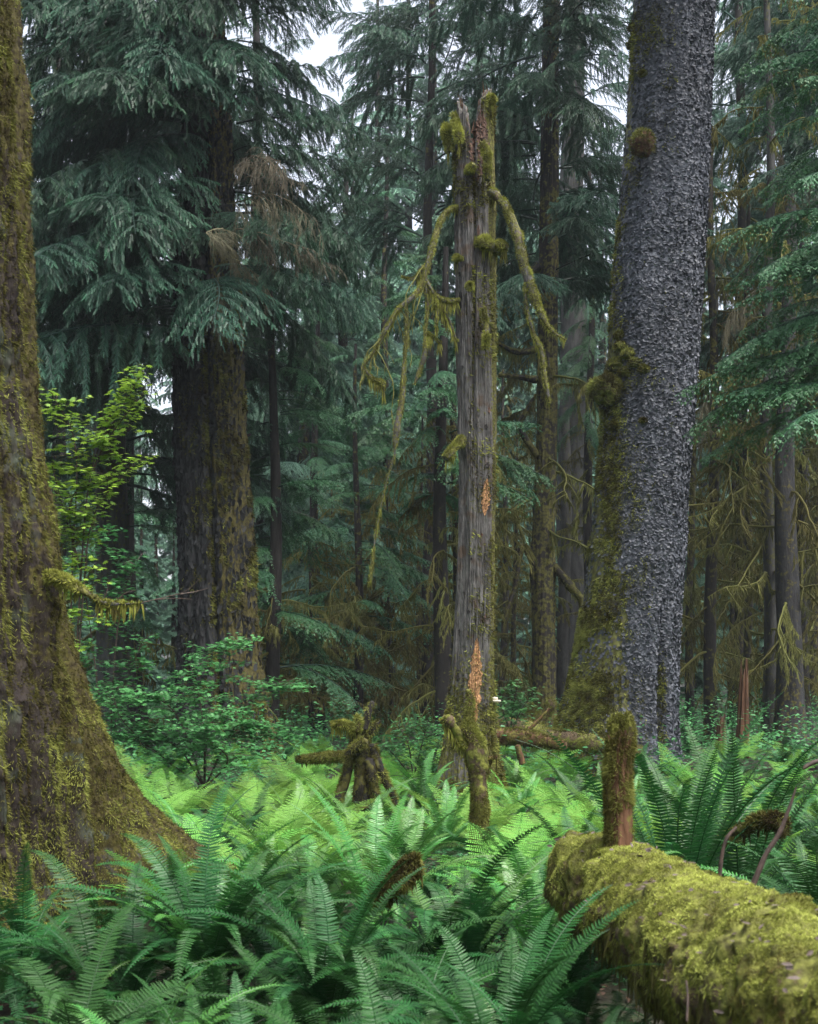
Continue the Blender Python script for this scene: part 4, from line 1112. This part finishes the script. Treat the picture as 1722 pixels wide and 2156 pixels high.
mb = MB(); cvp = np.clip(.12 + .55 * smooth(.2, .9, np.abs(np.cos(th)))[None] + .2 * smooth(.6, 1, zz)[:, None] + (fbm(G * 9, 5) - .5) * .8, 0, 1); grid_add(mb, G, cvp)
mb.add(np.vstack([G[-1].mean(0, keepdims=True) - [0, 0, .05], G[-1]]), None, [(0, 1 + k, 1 + (k + 1) % n_) for k in range(n_)], .2)
obj('trunk', mb, M['rot'], tp, True)
mb = MB(); rg = np.random.default_rng(9)
mossfuzz(mb, G, 14000, rg, (.012, .03), .004, .9, .3, lambda c, nn: smooth(.3, .95, np.abs(nn[..., 0])) * smooth(.35, .5, fbm(c * 9, 5)) + .5 * smooth(q1[2] - .25, q1[2], c[..., 2]), (.1, .9))
obj('moss', mb, M['moss'], tp)
for k, (l, r) in enumerate([([(1298, 1560), (1290, 1530), (1296, 1508)], [.022, .02, .012]), ([(1296, 1508), (1306, 1514), (1314, 1530), (1316, 1545)], [.012, .014, .012, .006]), ([(1322, 1565), (1325, 1530), (1321, 1498)], [.024, .022, .01])]):
    mossy_limb(tp, [P(x, y, 5.86) for x, y in l], r, 'logbark', 100 + k, 900, 'prong', 14, 8, 'moss', hl=(.015, .05), fl=(.008, .02))
lump(tp, P(1284, 1800, 5.80), .06, 101, 'logbark', 8000, (.005, .014), 'moss_clump', 'mosslog', 1.1, .55, .9, .005)

# forked mossy post in the ferns
D = 10.5
q0 = P(1010, 1730, D)
tf = thing('forked_post', 'forked moss-covered dead stem rising from the ferns in front of the snag', 'dead tree', (q0[0], D, float(gz(q0[0], D))))
mossy_limb(tf, [P(1012, 1850, D), P(1010, 1700, D), P(1008, 1640, D), P(1003, 1590, D), P(992, 1550, D), P(988, 1515, D), P(990, 1470, D), P(984, 1452, D)], [.066, .064, .068, .086, .072, .042, .028, .015], 'logbark', 111, 12000, 'trunk', 60, 16, 'moss', cov=.6, hl=(.03, .1), fl=(.012, .032))
mossy_limb(tf, [P(990, 1575, D), P(970, 1555, D), P(957, 1538, D - .05), P(943, 1518, D - .1), P(938, 1508, D - .1)], [.05, .042, .035, .045, .035], 'logbark', 112, 5000, 'branch', 130, 12, 'mossy', cov=.8, hl=(.04, .14), fl=(.015, .04))
mossy_limb(tf, [P(942, 1512, D - .1), P(945, 1500, D - .1), P(943, 1492, D - .1)], [.02, .022, .01], 'logbark', 113, 500, 'branch', 8, 8, 'moss')
mossy_limb(tf, [P(1015, 1600, D), P(1032, 1597, D), P(1046, 1594, D)], [.022, .018, .013], 'rot', 114, 300, 'branch', 10, 8, 'moss')

# root stump
D = 13.2
q0 = P(765, 1660, D)
tr = thing('root_stump', 'upended mossy root stump with a dark stick and hanging arm', 'stump', (q0[0], D, float(gz(q0[0], D))))
RS = [([(768, 1700), (766, 1640), (762, 1580), (758, 1540), (765, 1515)], [.09, .09, .08, .075, .04], 'trunk', 'bark_far', 3500, 100),
      ([(752, 1545), (738, 1600), (725, 1650), (708, 1690)], [.06, .05, .05, .05], 'root', 'bark_far', 1500, 60), ([(782, 1570), (795, 1610), (808, 1640), (824, 1668), (835, 1700)], [.06, .045, .04, .035, .02], 'root', 'bark_far', 1500, 60),
      ([(762, 1560), (760, 1620), (752, 1690)], [.08, .06, .05], 'root', 'bark_far', 1000, 60), ([(775, 1600), (785, 1650), (795, 1700)], [.06, .05, .04], 'root', 'bark_far', 1500, 60),
      ([(757, 1545), (735, 1530), (715, 1526), (697, 1528)], [.035, .028, .03, .024], 'branch', 'logbark', 2500, 60),
      ([(768, 1535), (774, 1505), (780, 1490), (784, 1478)], [.032, .035, .03, .025], 'stick', 'hole', 200, 4),
      ([(780, 1545), (792, 1525), (800, 1518)], [.035, .03, .012], 'branch', 'hole', 300, 10),
      ([(750, 1540), (755, 1525), (752, 1512), (748, 1505)], [.03, .03, .02, .008], 'branch', 'logbark', 700, 10),
      ([(770, 1560), (745, 1575), (728, 1590)], [.05, .04, .02], 'branch', 'bark_far', 900, 60)]
for k, (l, r, nm_, mt, fz, hg) in enumerate(RS):
    mossy_limb(tr, [P(x, y, D - .02 * k) for x, y in l], np.array(r), mt, 120 + k, fz, nm_, hg, 11, 'mossy' if k == 5 else 'moss', cov=.5, hl=(.04, .16), fl=(.015, .05))

# logs lying behind
def small_log(name, label, pts, r, mat, seed, fz, cov=.5, mossmat='moss'):
    p = np.array(pts).mean(0)
    t = thing(name, label, 'log', (p[0], p[1], float(gz(p[0], p[1]))))
    mossy_limb(t, pts, r, mat, seed, fz, 'log_wood', 40, 18, mossmat, cov=cov, hl=(.03, .12), fl=(.02, .05))
    return t
small_log('fallen_log', 'rotting red-brown log lying at the foot of the giant spruce', [P(1030, 1518, 20.5), P(1110, 1537, 20.2), P(1190, 1558, 20), P(1270, 1570, 19.8), P(1350, 1586, 19.6)], [.11, .12, .13, .13, .10], 'logbark', 140, 6000, .6)
small_log('fallen_log', 'short broken mossy log piece right of the snag base', [P(1035, 1548, 18.8), P(1080, 1553, 18.7), P(1130, 1558, 18.6), P(1190, 1572, 18.4)], [.12, .13, .11, .06], 'rot', 141, 4000, .5, 'moss')
small_log('fallen_log', 'mossy horizontal log between the vine maple bush and root stump', [P(625, 1600, 16.5), P(670, 1598, 16.3), P(725, 1594, 16), P(780, 1604, 15.8)], [.04, .06, .075, .05], 'logbark', 142, 5000, .8, 'moss')
small_log('fallen_branch', 'mossy fallen branch end poking from ferns right of the post', [P(1520, 1772, 8.2), P(1565, 1745, 8.0), P(1605, 1727, 7.9), P(1640, 1732, 7.8), P(1650, 1760, 7.8)], [.02, .03, .035, .05, .02], 'logbark', 143, 3500, .6)
small_log('fallen_branch', 'mossy broken log end buried in the foreground ferns at centre', [P(795, 1890, 6.6), P(835, 1850, 6.5), P(870, 1822, 6.5), P(885, 1815, 6.5)], [.05, .06, .055, .03], 'logbark', 144, 5000, .5)
# stubs beside the logs
for k, (l, r, d, lab) in enumerate([([(1130, 1540), (1140, 1515), (1152, 1495), (1157, 1482), (1150, 1478)], [.10, .10, .09, .10, .05], 20.8, 'hooked mossy stub behind the red-brown log'),
                                    ([(1110, 1512), (1118, 1495), (1112, 1480)], [.08, .07, .03], 22, 'small mossy stub left of the hooked stub')]):
    p = P(*l[0], d); t = thing('mossy_stub', lab, 'stump', (p[0], d, float(gz(p[0], d))))
    mossy_limb(t, [P(l[0][0], l[0][1] + 25, d)] + [P(x, y, d) for x, y in l], [r[0]] + list(r), 'logbark', 150 + k, 3000, 'trunk', 60, 12, 'moss', cov=.6, hl=(.05, .15), fl=(.03, .06))
# sticks
def stick(label, pts, r, mat='stick'):
    p, rr = catmull(pts, r, 5); mb = MB(); tube(mb, p, rr, 8, .5, .3, 20, 1, True)
    o = obj('stick', mb, M[mat], None, True, loc=p[0]); tag(o, label, 'stick'); return o
stick('long bent brown stick leaning up behind the mossy log at right', [P(1586, 1862, 5.6), P(1612, 1800, 5.6), P(1640, 1755, 5.6), P(1662, 1700, 5.6), P(1676, 1658, 5.6)], [.013, .010, .012, .009, .004])
stick('short curved reddish stick on the log near the long bent one', [P(1515, 1845, 5.3), P(1520, 1800, 5.3), P(1530, 1765, 5.3), P(1550, 1742, 5.3)], [.008, .007, .008, .006])
stick('pale slanting stick by the hooked mossy stub', [P(1105, 1545, 19.5), P(1130, 1520, 19.5), P(1157, 1492, 19.5)], [.03, .028, .02], 'rot')
stick('pale pink broken stick at the foot of the snag', [P(1100, 1608, 18), P(1095, 1590, 18), P(1089, 1570, 18)], [.05, .05, .04], 'rot')
stick('dark stick poking in at the right edge above the ferns', [P(1690, 1618, 9.5), P(1712, 1606, 9.5), P(1745, 1596, 9.5)], [.012, .018, .02])
mb = MB()
tube(mb, catmull([P(1445, 2065, 3.9), P(1448, 2100, 3.8), P(1446, 2150, 3.7)], [.004, .004, .004])[0], [.003] * 13, 4)
tag(obj('stick', mb, M['stick'], None, loc=P(1445, 2065, 3.9)), 'thin pale twig hanging against the near side of the mossy log', 'stick')

# ---------------------------------------------------------------- vine maples
def vine_maple(label, base, stems, seed, leafmat='maple', lsize=(.06, .10), nleaf=26, age=(.2, .9), spread=.5):
    rg = np.random.default_rng(seed)
    t = thing('vine_maple', label, 'shrub', base)
    ms = MB(); ml = MB()
    pos, dd, nn, LL, AA = [], [], [], [], []
    for st in stems:
        p, r = catmull([np.asarray(q, float) for q in st], np.linspace(.014, .004, len(st)), 6)
        tube(ms, p, r, 5, .5)
        n = len(p)
        for i in range(n // 4, n, 1):
            for _ in range(3):
                a = rg.uniform(0, 2 * PI); l = rg.uniform(.2, 1) * spread * (1.1 - .5 * i / n)
                e = p[i] + np.array([math.cos(a) * l, math.sin(a) * l, rg.uniform(-.04, .14)])
                mid = (p[i] + e) / 2 + [0, 0, .03]
                tube(ms, [p[i], mid, e], [.004, .003, .0015], 3, .5)
                tone = rg.uniform(*age)
                for q in range(int(nleaf * l / spread) + 2):
                    f = rg.random() ** .6
                    b = p[i] * (1 - f) + e * f + np.array([rg.normal() * .06, rg.normal() * .06, rg.normal() * .022])
                    pos.append(b); aa = rg.uniform(0, 2 * PI); dd.append((math.cos(aa), math.sin(aa), rg.uniform(-.35, .05))); nn.append((rg.normal() * .28, rg.normal() * .28 - .12, 1))
                    LL.append(rg.uniform(*lsize)); AA.append(np.clip(tone + rg.normal() * .15, 0, 1))
    obj('stem', ms, M['stick'], t)
    stamp(ml, *MAPLE[:3], np.array(pos), np.array(dd), np.array(nn), np.array(LL), np.array(LL), np.array(AA), MAPLE[3])
    obj('foliage', ml, M[leafmat], t)
    return t
d = 13.5
vine_maple('bright lime-green vine maple sprays lit up beside the left mossy trunk', P(150, 1600, d),
           [[P(150, 1620, d), P(165, 1300, d), P(190, 1000, d), P(250, 870, d), P(300, 785, d)], [P(150, 1620, d), P(150, 1250, d), P(160, 950, d), P(110, 830, d)],
            [P(150, 1620, d), P(175, 1250, d), P(200, 1080, d), P(290, 970, d)], [P(160, 1200, d), P(150, 1050, d), P(230, 1010, d)], [P(190, 1000, d), P(230, 920, d), P(300, 830, d)], [P(170, 1200, d), P(130, 1060, d), P(110, 980, d)]],
           1, 'maple', (.07, .105), 12, (.35, 1.0), .36)
d = 17
vine_maple('dark green vine maple hanging in front of the grey trunk at left', P(230, 1640, d),
           [[P(230, 1660, d), P(200, 1400, d), P(180, 1200, d), P(230, 1120, d)], [P(230, 1660, d), P(240, 1400, d), P(260, 1250, d), P(290, 1180, d)], [P(230, 1660, d), P(250, 1480, d), P(300, 1350, d)], [P(230, 1660, d), P(180, 1450, d), P(150, 1300, d)]],
           2, 'shrubleaf', (.07, .11), 20, (.2, .8), .5)
d = 16.5
vine_maple('broad green vine maple bush in front of the dark double trunk', P(430, 1650, d),
           [[P(430, 1660, d), P(440, 1500, d), P(470, 1380, d), P(500, 1352, d)], [P(430, 1660, d), P(500, 1520, d), P(560, 1450, d), P(620, 1452, d)], [P(430, 1660, d), P(380, 1520, d), P(330, 1470, d), P(290, 1480, d)],
            [P(430, 1660, d), P(480, 1560, d), P(540, 1530, d), P(590, 1560, d)], [P(430, 1660, d), P(380, 1580, d), P(320, 1550, d), P(270, 1560, d)], [P(430, 1660, d), P(430, 1560, d - .6), P(420, 1470, d - .6), P(400, 1400, d - .6)],
            [P(430, 1660, d), P(350, 1600, d), P(260, 1520, d), P(235, 1450, d)], [P(430, 1660, d - .5), P(480, 1600, d - .5), P(430, 1545, d - 1), P(470, 1500, d - 1)]],
           3, 'shrubleaf', (.06, .10), 30, (.3, .95), .62)
d = 19
vine_maple('leafy vine maple right of the snag, below the slim trunk', P(1075, 1530, d), [[P(1075, 1545, d), P(1080, 1490, d), P(1090, 1440, d)], [P(1075, 1545, d), P(1095, 1500, d), P(1120, 1460, d)], [P(1075, 1545, d), P(1060, 1500, d), P(1050, 1450, d)]], 4, 'shrubleaf', (.06, .1), 9, (.3, .9), .4)
d = 18.5
vine_maple('low leafy bush between root stump and snag', P(870, 1620, d), [[P(870, 1640, d), P(860, 1570, d), P(840, 1530, d)], [P(870, 1640, d), P(890, 1560, d), P(900, 1520, d)], [P(870, 1640, d), P(910, 1600, d), P(925, 1560, d)], [P(870, 1640, d), P(830, 1590, d), P(810, 1570, d)]], 5, 'shrubleaf', (.05, .09), 16, (.2, .7), .5)

# undergrowth beyond the ferns and small leaves under them
def cover(name, label, n, x0, x1, d0, d1, h, size, seed, mat, T=LEAF, age=(.1, .8), wr=.6):
    rg = np.random.default_rng(seed); mb = MB()
    d = np.sqrt(rg.uniform(d0 ** 2, d1 ** 2, n)); x = rg.uniform(x0, x1, n) * d
    c = fbm(np.stack([x * .8, d * .8, x * 0], -1), seed, 2)
    k = rg.random(n) < smooth(.36, .55, c); x, d, c = x[k], d[k], c[k]
    z = gz(x, d) + .02 + h * rg.random(len(x)) ** 1.2 * smooth(.35, .75, c)
    a = rg.uniform(0, 2 * PI, len(x))
    stamp(mb, T[0], T[1], T[2], np.stack([x, d, z], -1), np.stack([np.cos(a), np.sin(a), rg.uniform(-.4, .3, len(x))], -1), np.stack([rg.normal(size=len(x)) * .35, rg.normal(size=len(x)) * .35, np.ones(len(x))], -1),
          rg.uniform(*size, len(x)), rg.uniform(*size, len(x)) * wr, rg.uniform(*age, len(x)) * .6 + c * .4, T[3])
    o = obj(name, mb, M[mat]); tag(o, label, 'undergrowth', kind='stuff'); return o
cover('undergrowth', 'low leafy undergrowth between the trunks behind the ferns', 120000, -.48, .5, 17, 48, 1.1, (.06, .13), 200, 'shrubleaf')
cover('ground_plants', 'small clover-like leaves covering the ground under the ferns', 190000, -.6, .62, 3.2, 20, .14, (.02, .045), 201, 'shrubleaf', LEAF, (0, .3), .9)
# fallen twigs and needles
mb = MB(); rg = np.random.default_rng(202); n = 26000
d = np.sqrt(rg.uniform(9, 500, n)); x = rg.uniform(-.38, .38, n) * d; a = rg.uniform(0, 2 * PI, n)
stamp(mb, *LEAF[:3], np.stack([x, d, gz(x, d) + .012 + rg.random(n) * .04], -1), np.stack([np.cos(a), np.sin(a), rg.normal(size=n) * .15], -1), np.stack([rg.normal(size=n) * .3, rg.normal(size=n) * .3, np.ones(n)], -1), rg.uniform(.03, .12, n), rg.uniform(.004, .03, n), .3, LEAF[3])
tag(obj('leaf_litter', mb, flat_mat('brown_litter', (.025, .012, .006), .8, (.07, .035, .018), 20)), 'brown twigs and dead needles scattered on the ground', 'litter', kind='stuff')

# ---------------------------------------------------------------- ferns
def frond(seed, L=1.0, e0=72, e1=-25, W=.085, npin=36, bend=1.3, age=.3, spread=0.0):
    rg = np.random.default_rng(seed); mb = MB(); ns = 26
    s = np.linspace(0, 1, ns); el = R(e0) + (R(e1) - R(e0)) * s ** bend
    az = spread * s ** 2
    dv = np.stack([np.cos(el) * np.cos(az), np.cos(el) * np.sin(az), np.sin(el)], -1)
    p = np.concatenate([np.zeros((1, 3)), np.cumsum((dv[1:] + dv[:-1]) / 2 * L / (ns - 1), axis=0)])
    tube(mb, p, np.linspace(.0045, .001, ns) * L ** .5, 4, .15)
    u = np.linspace(.14, .985, npin) ** .96
    P0 = np.stack([np.interp(u, s, p[:, k]) for k in range(3)], -1); T_ = unit(np.stack([np.interp(u, s, dv[:, k]) for k in range(3)], -1))
    sd_ = unit(np.stack([-np.sin(np.interp(u, s, az)), np.cos(np.interp(u, s, az)), 0 * u], -1)); nr = np.cross(T_, sd_)
    env = np.minimum(1, ((u - .08) / .22) ** .7) * (1 - u ** 2.6) ** .9 + .05
    roll = rg.uniform(-.25, .25)
    for sg in (-1, 1):
        jit = rg.normal(size=(npin, 1)) * .06
        d = sd_ * sg + T_ * (.18 + .35 * u[:, None] ** 3 + jit) + nr * (.12 + roll * sg + rg.normal(size=(npin, 1)) * .06) - np.array([0, 0, .10])
        l = W * env * rg.uniform(.92, 1.05, npin)
        sp = L * (u[1] - u[0])
        stamp(mb, *PINNA[:3], P0, d, nr * sg * 1.0 + rg.normal(size=P0.shape) * .10, l, np.minimum(sp * .80, l * .6) * (.75 + .25 * env), np.clip(age + (u - .5) * .35 + rg.normal(size=npin) * .05, 0, 1), PINNA[3])
    return mb
def lady_frond(seed, L=.8, e0=60, e1=-15, W=.16, npin=22, fine=True, age=.4):
    rg = np.random.default_rng(seed); mb = MB(); ns = 20
    s = np.linspace(0, 1, ns); el = R(e0) + (R(e1) - R(e0)) * s ** 1.1
    dv = np.stack([np.cos(el), 0 * el, np.sin(el)], -1)
    p = np.concatenate([np.zeros((1, 3)), np.cumsum((dv[1:] + dv[:-1]) / 2 * L / (ns - 1), axis=0)])
    tube(mb, p, np.linspace(.004, .001, ns), 3, .15)
    u = np.linspace(.20, .98, npin)
    P0 = np.stack([np.interp(u, s, p[:, k]) for k in range(3)], -1); T_ = unit(np.stack([np.interp(u, s, dv[:, k]) for k in range(3)], -1))
    sd_ = np.tile([0, 1., 0], (npin, 1)); nr = np.cross(T_, sd_)
    env = np.minimum(1, (u - .1) / .25) * (1 - u) ** .75 * 1.35 + .04
    pos, dd, nn, LL, WW, AA = [], [], [], [], [], []
    for sg in (-1, 1):
        for i in range(npin):
            d = sd_[i] * sg + T_[i] * (.35 + rg.normal() * .05) - np.array([0, 0, .18]) + nr[i] * .1; d /= np.linalg.norm(d)
            l = W * env[i] * rg.uniform(.9, 1.05); m_ = max(3, int(l / .013))
            q2 = np.cross(nr[i], d)
            for q in range(m_):
                f = (q + .6) / (m_ + .4); b = P0[i] + d * l * f
                for s2 in (-1, 1):
                    pos.append(b); dd.append(q2 * s2 * .9 + d * .5); nn.append(nr[i] + rg.normal(size=3) * .15)
                    LL.append(.018 * (1 - f * .75) * (.5 + .5 * env[i] / 1.1) + .004); WW.append(.0125); AA.append(age + .25 * f)
            pos.append(P0[i] + d * l * .85); dd.append(d); nn.append(nr[i]); LL.append(l * .2); WW.append(.008); AA.append(age + .3)
    stamp(mb, *LEAF[:3], np.array(pos), np.array(dd), np.array(nn), np.array(LL), np.array(WW), np.array(AA), LEAF[3])
    return mb
FR = {}
for kind, mt in (('old', 'sword'), ('new', 'swordnew')):
    FR[kind] = [frond(300 + k, 1.0, 66 + 3 * (k % 4), [-60, -30, -78, 0, -45, 15, -35, -85][k], [.074, .068, .082][k % 3], 50 + k % 3 * 4, 1.2 + .25 * (k % 3), .35, [-.5, .3, 0, .2, .6, -.2, .4, 0][k]) for k in range(8)]
FM = {k: [f.mesh('frond', M[mt]) for f in FR[k]] for k, mt in (('old', 'sword'), ('new', 'swordnew'))}
FM['tall'] = [frond(340 + k, 1.0, 84 - 3 * k, [40, 20, 5, 50][k], .062, 56, 1.6, .35, [-.3, .2, .3, 0][k]).mesh('frond', M['sword']) for k in range(4)]
UPR = [3, 5, 1, 6]
def sword_fern(label, x, d, scale, seed, nf=20, upright=.0, kind='old', az=(0, 2 * PI), dz=0.0, tilt=(-25, 30), group=None):
    g = np.random.default_rng(seed)
    X = (x - CX) / F * d
    t = thing('sword_fern', label, 'fern', (X, d, float(gz(X, d)) + dz), group)
    for k in range(nf):
        a = az[0] + (az[1] - az[0]) * (k + g.uniform(0, .9)) / nf
        if g.random() < upright: i = UPR[int(g.integers(4))]; ti = g.uniform(-12, 8)
        else: i = int(g.integers(8)); ti = g.uniform(*tilt)
        if kind == 'tall':
            link('frond', FM['tall'][k % 4], t, (.04 * math.cos(a), .04 * math.sin(a), .03), (g.uniform(-.1, .1), R(g.uniform(-4, 26)), a), scale * g.uniform(.75, 1.08)); continue
        kd = kind if g.random() > .05 else 'new'
        link('frond', FM[kd][i], t, (.03 * math.cos(a), .03 * math.sin(a), .03), (g.uniform(-.15, .15), R(ti), a), scale * g.uniform(.72, 1.08))
    return t
NEAR = [  # label, px x, depth, scale, fronds, upright, kind
    ('big dark sword fern sprawling in front of the left mossy trunk, glossy fronds', 440, 6.3, 1.12, 38, .3, 'old', .12),
    ('sword fern with a long arching frond at lower centre-left', 690, 6.0, 1.05, 32, .35, 'old', .05),
    ('upright sword fern right of centre, just left of the mossy log end', 960, 6.6, 1.1, 32, .75, 'old', .05),
    ('narrow upright sword fern pressed against the end of the mossy log', 1125, 7.0, .95, 16, .9, 'new', .1),
    ('tall sword fern with fronds pointing up at bottom centre', 1050, 4.9, .98, 30, .8, 'old', 0),
    ('low sword fern at the bottom left corner with pale arching fronds', 290, 4.7, .85, 30, .1, 'new', -.05),
    ('sword fern spreading over the bottom edge left of centre', 800, 4.4, .9, 30, .4, 'old', -.1),
    ('dark sword fern tucked under the near side of the mossy log', 1210, 4.6, .85, 26, .5, 'old', -.1),
    ('sword fern at the bottom edge between the corner fern and centre', 560, 4.5, .8, 28, .2, 'old', -.15),
    ('small dark fern in the hollow under the mossy log, left one', 1215, 6.1, .62, 20, .2, 'old', 0),
    ('small dark fern in the hollow under the mossy log, middle one', 1265, 5.5, .52, 20, .2, 'old', 0),
    ('small dark fern in the hollow under the mossy log, right one', 1345, 5.0, .46, 20, .2, 'old', 0),
    ('sword fern leaning over the left end of the mossy log', 1160, 6.2, .82, 26, .5, 'old', 0),
    ('dark sword fern in the shade under the middle of the mossy log', 1290, 4.35, .62, 22, .2, 'old', -.05),
    ('dark sword fern at the bottom edge under the mossy log, left part', 1180, 3.85, .7, 24, .3, 'old', -.2),
    ('dark sword fern at the bottom edge deep under the mossy log', 1330, 3.6, .5, 20, .2, 'old', -.15),
    ('dark sword fern below the mossy log at bottom right', 1420, 4.3, .6, 14, .3, 'old', -.1),
    ('tallest sword fern, erect fronds standing right of the post on the log', 1430, 8.0, 1.62, 20, .85, 'tall', 0),
    ('sword fern with long fronds leaning right, behind the bent sticks', 1560, 8.7, 1.5, 16, .7, 'tall', 0),
    ('sword fern cut by the right edge behind the log', 1740, 7.2, 1.2, 26, .6, 'old', 0),
    ('low sword fern right behind the mossy log at right', 1470, 7.0, .8, 16, .1, 'old', .1),
    ('bright upright sword fern in the middle of the fern bed', 790, 8.2, 1.15, 18, .8, 'new', 0),
    ('bright erect sword fern left of the middle of the fern bed', 640, 8.6, 1.15, 18, .85, 'new', 0),
    ('sword fern behind the big dark one, near the buttress root', 560, 7.6, 1.0, 18, .4, 'old', 0),
    ('sword fern left of the forked post', 900, 8.6, .95, 18, .5, 'old', 0),
    ('sword fern between forked post and mossy log', 1120, 8.8, 1.0, 18, .3, 'new', 0),
    ('small fern growing from the foot of the post on the log', 1345, 6.45, .42, 9, .0, 'new', .62),
]
for k, (lab, x, d, sc, nf, up, kd, dz) in enumerate(NEAR):
    sword_fern(lab, x, d, sc, 400 + k, nf, up, kd, dz=dz)
# single long arching frond over the trunk base at left, part of its own clump
sword_fern('small sword fern at the foot of the left mossy trunk, one frond reaching left', 200, 6.0, .95, 450, 8, 0, 'old', az=(R(120), R(250)), dz=.2, tilt=(0, 25))

# mid-field clumps: one mesh each, reused
def clump(seed, fr, nf, sc, tilt=(-15, 30)):
    g = np.random.default_rng(seed); mb = MB()
    for k in range(nf):
        a = 2 * PI * (k + g.uniform(0, .9)) / nf
        E = np.array(Matrix.Rotation(a, 4, 'Z') @ Matrix.Rotation(R(g.uniform(*tilt)), 4, 'Y') @ Matrix.Rotation(g.uniform(-.2, .2), 4, 'X') @ Matrix.Scale(sc * g.uniform(.7, 1.08), 4))
        mb.merge(fr[int(g.integers(len(fr)))], E, g.uniform(-.2, .2))
    return mb
LF = [lady_frond(500 + k, .85, 58 + 6 * (k % 3), [-30, -5, 10, -20, 20][k], .17 + .01 * k) for k in range(5)]
CL_L = [clump(510 + k, LF, 11, 1.0).mesh('lady_fern', M['lady']) for k in range(5)]
CL_S = [clump(520 + k, FR['old'], 18, .95).mesh('sword_fern', M['sword']) for k in range(3)]
CL_N = [clump(530 + k, [FR['new'][q] for q in UPR], 14, .95).mesh('sword_fern', M['swordnew']) for k in range(2)]
g = np.random.default_rng(77)
pts = []
avoid = [(-3.1, 8.5, 1.5), (.85, 17, .55), (3.6, 22, 1.9), (-3.65, 24, 1.3), (-.5, 13.2, .45), (2.3, 28, .5), (.55, 10.5, .22)]
def seg_d(x, y):
    a = np.array([A2[0], A2[1]]); b_ = np.array([B2[0], B2[1]]); v = b_ - a; t = np.clip(((x - a[0]) * v[0] + (y - a[1]) * v[1]) / (v @ v), 0, 1)
    return math.hypot(x - a[0] - t * v[0], y - a[1] - t * v[1])
nearxy = [((x - CX) / F * d, d) for _, x, d, *_ in NEAR]
tries = 0
while len(pts) < 298 and tries < 30000:
    tries += 1
    d = math.sqrt(g.uniform(3.9 ** 2, 24.0 ** 2)); x = g.uniform(-.37, .42) * d
    if any(math.hypot(x - a, d - b) < r for a, b, r in avoid): continue
    if seg_d(x, d) < .62: continue
    if d < 9.2 and any(math.hypot(x - a, d - b) < .30 for a, b in nearxy): continue
    if d < 6.3 and x < -1.5: continue
    if d > 16 and x < -2.2 and g.random() < .8: continue
    md = .33 if d < 8 else .40 if d < 10 else .50 if d < 16 else .74
    if any(math.hypot(x - a, d - b) < md for a, b, _ in pts): continue
    kind = 0
    if d < 8.4: kind = 1 if d < 6.5 or g.random() < .8 else 2
    elif d < 18: kind = 0 if g.random() < .70 else (2 if g.random() < .55 else 1)
    else: kind = int(g.integers(0, 2))
    if x > 1.2 and 8 < d < 11 and g.random() < .5: kind = 1
    pts.append((x, d, kind))
for x, d, kind in pts:
    lib = (CL_L, CL_S, CL_N)[kind]
    s = g.uniform(.75, 1.1) * (1.0 if d < 9 else 1.05) * (.95 if d > 18 else 1)
    o = bpy.data.objects.new(('lady_fern', 'sword_fern', 'sword_fern')[kind], lib[int(g.integers(len(lib)))]); C.objects.link(o)
    o.location = (x, d, float(gz(x, d))); o.rotation_euler = (g.uniform(-.12, .12), g.uniform(-.12, .12), g.uniform(0, 6.28)); o.scale = (s, s, s * g.uniform(.85, 1.1))
    tag(o, ('pale green lacy lady fern in the bright fern bed', 'dark green sword fern scattered through the fern bed', 'fresh light green sword fern scattered through the fern bed')[kind], 'fern', ('lady ferns of the fern bed', 'dark sword ferns of the fern bed', 'light sword ferns of the fern bed')[kind])

# ---------------------------------------------------------------- haze
mb = MB()
x0, x1, y0, y1, z0, z1 = -145, 145, -40, 205, -3.5, 48
mb.add([(x0, y0, z0), (x1, y0, z0), (x1, y1, z0), (x0, y1, z0), (x0, y0, z1), (x1, y0, z1), (x1, y1, z1), (x0, y1, z1)], [(3, 2, 1, 0), (4, 5, 6, 7), (0, 1, 5, 4), (1, 2, 6, 5), (2, 3, 7, 6), (3, 0, 4, 7)])
hm = bpy.data.materials.new('haze'); hm.use_nodes = True; t = hm.node_tree
t.nodes.remove(t.nodes['Principled BSDF'])
pv = t.nodes.new('ShaderNodeVolumePrincipled'); pv.inputs['Density'].default_value = .00045; pv.inputs['Color'].default_value = (.80, .90, .97, 1); pv.inputs['Anisotropy'].default_value = .0
t.links.new(pv.outputs[0], t.nodes['Material Output'].inputs['Volume'])
tag(obj('haze', mb, hm), 'thin pale mist between the trees', kind='stuff')
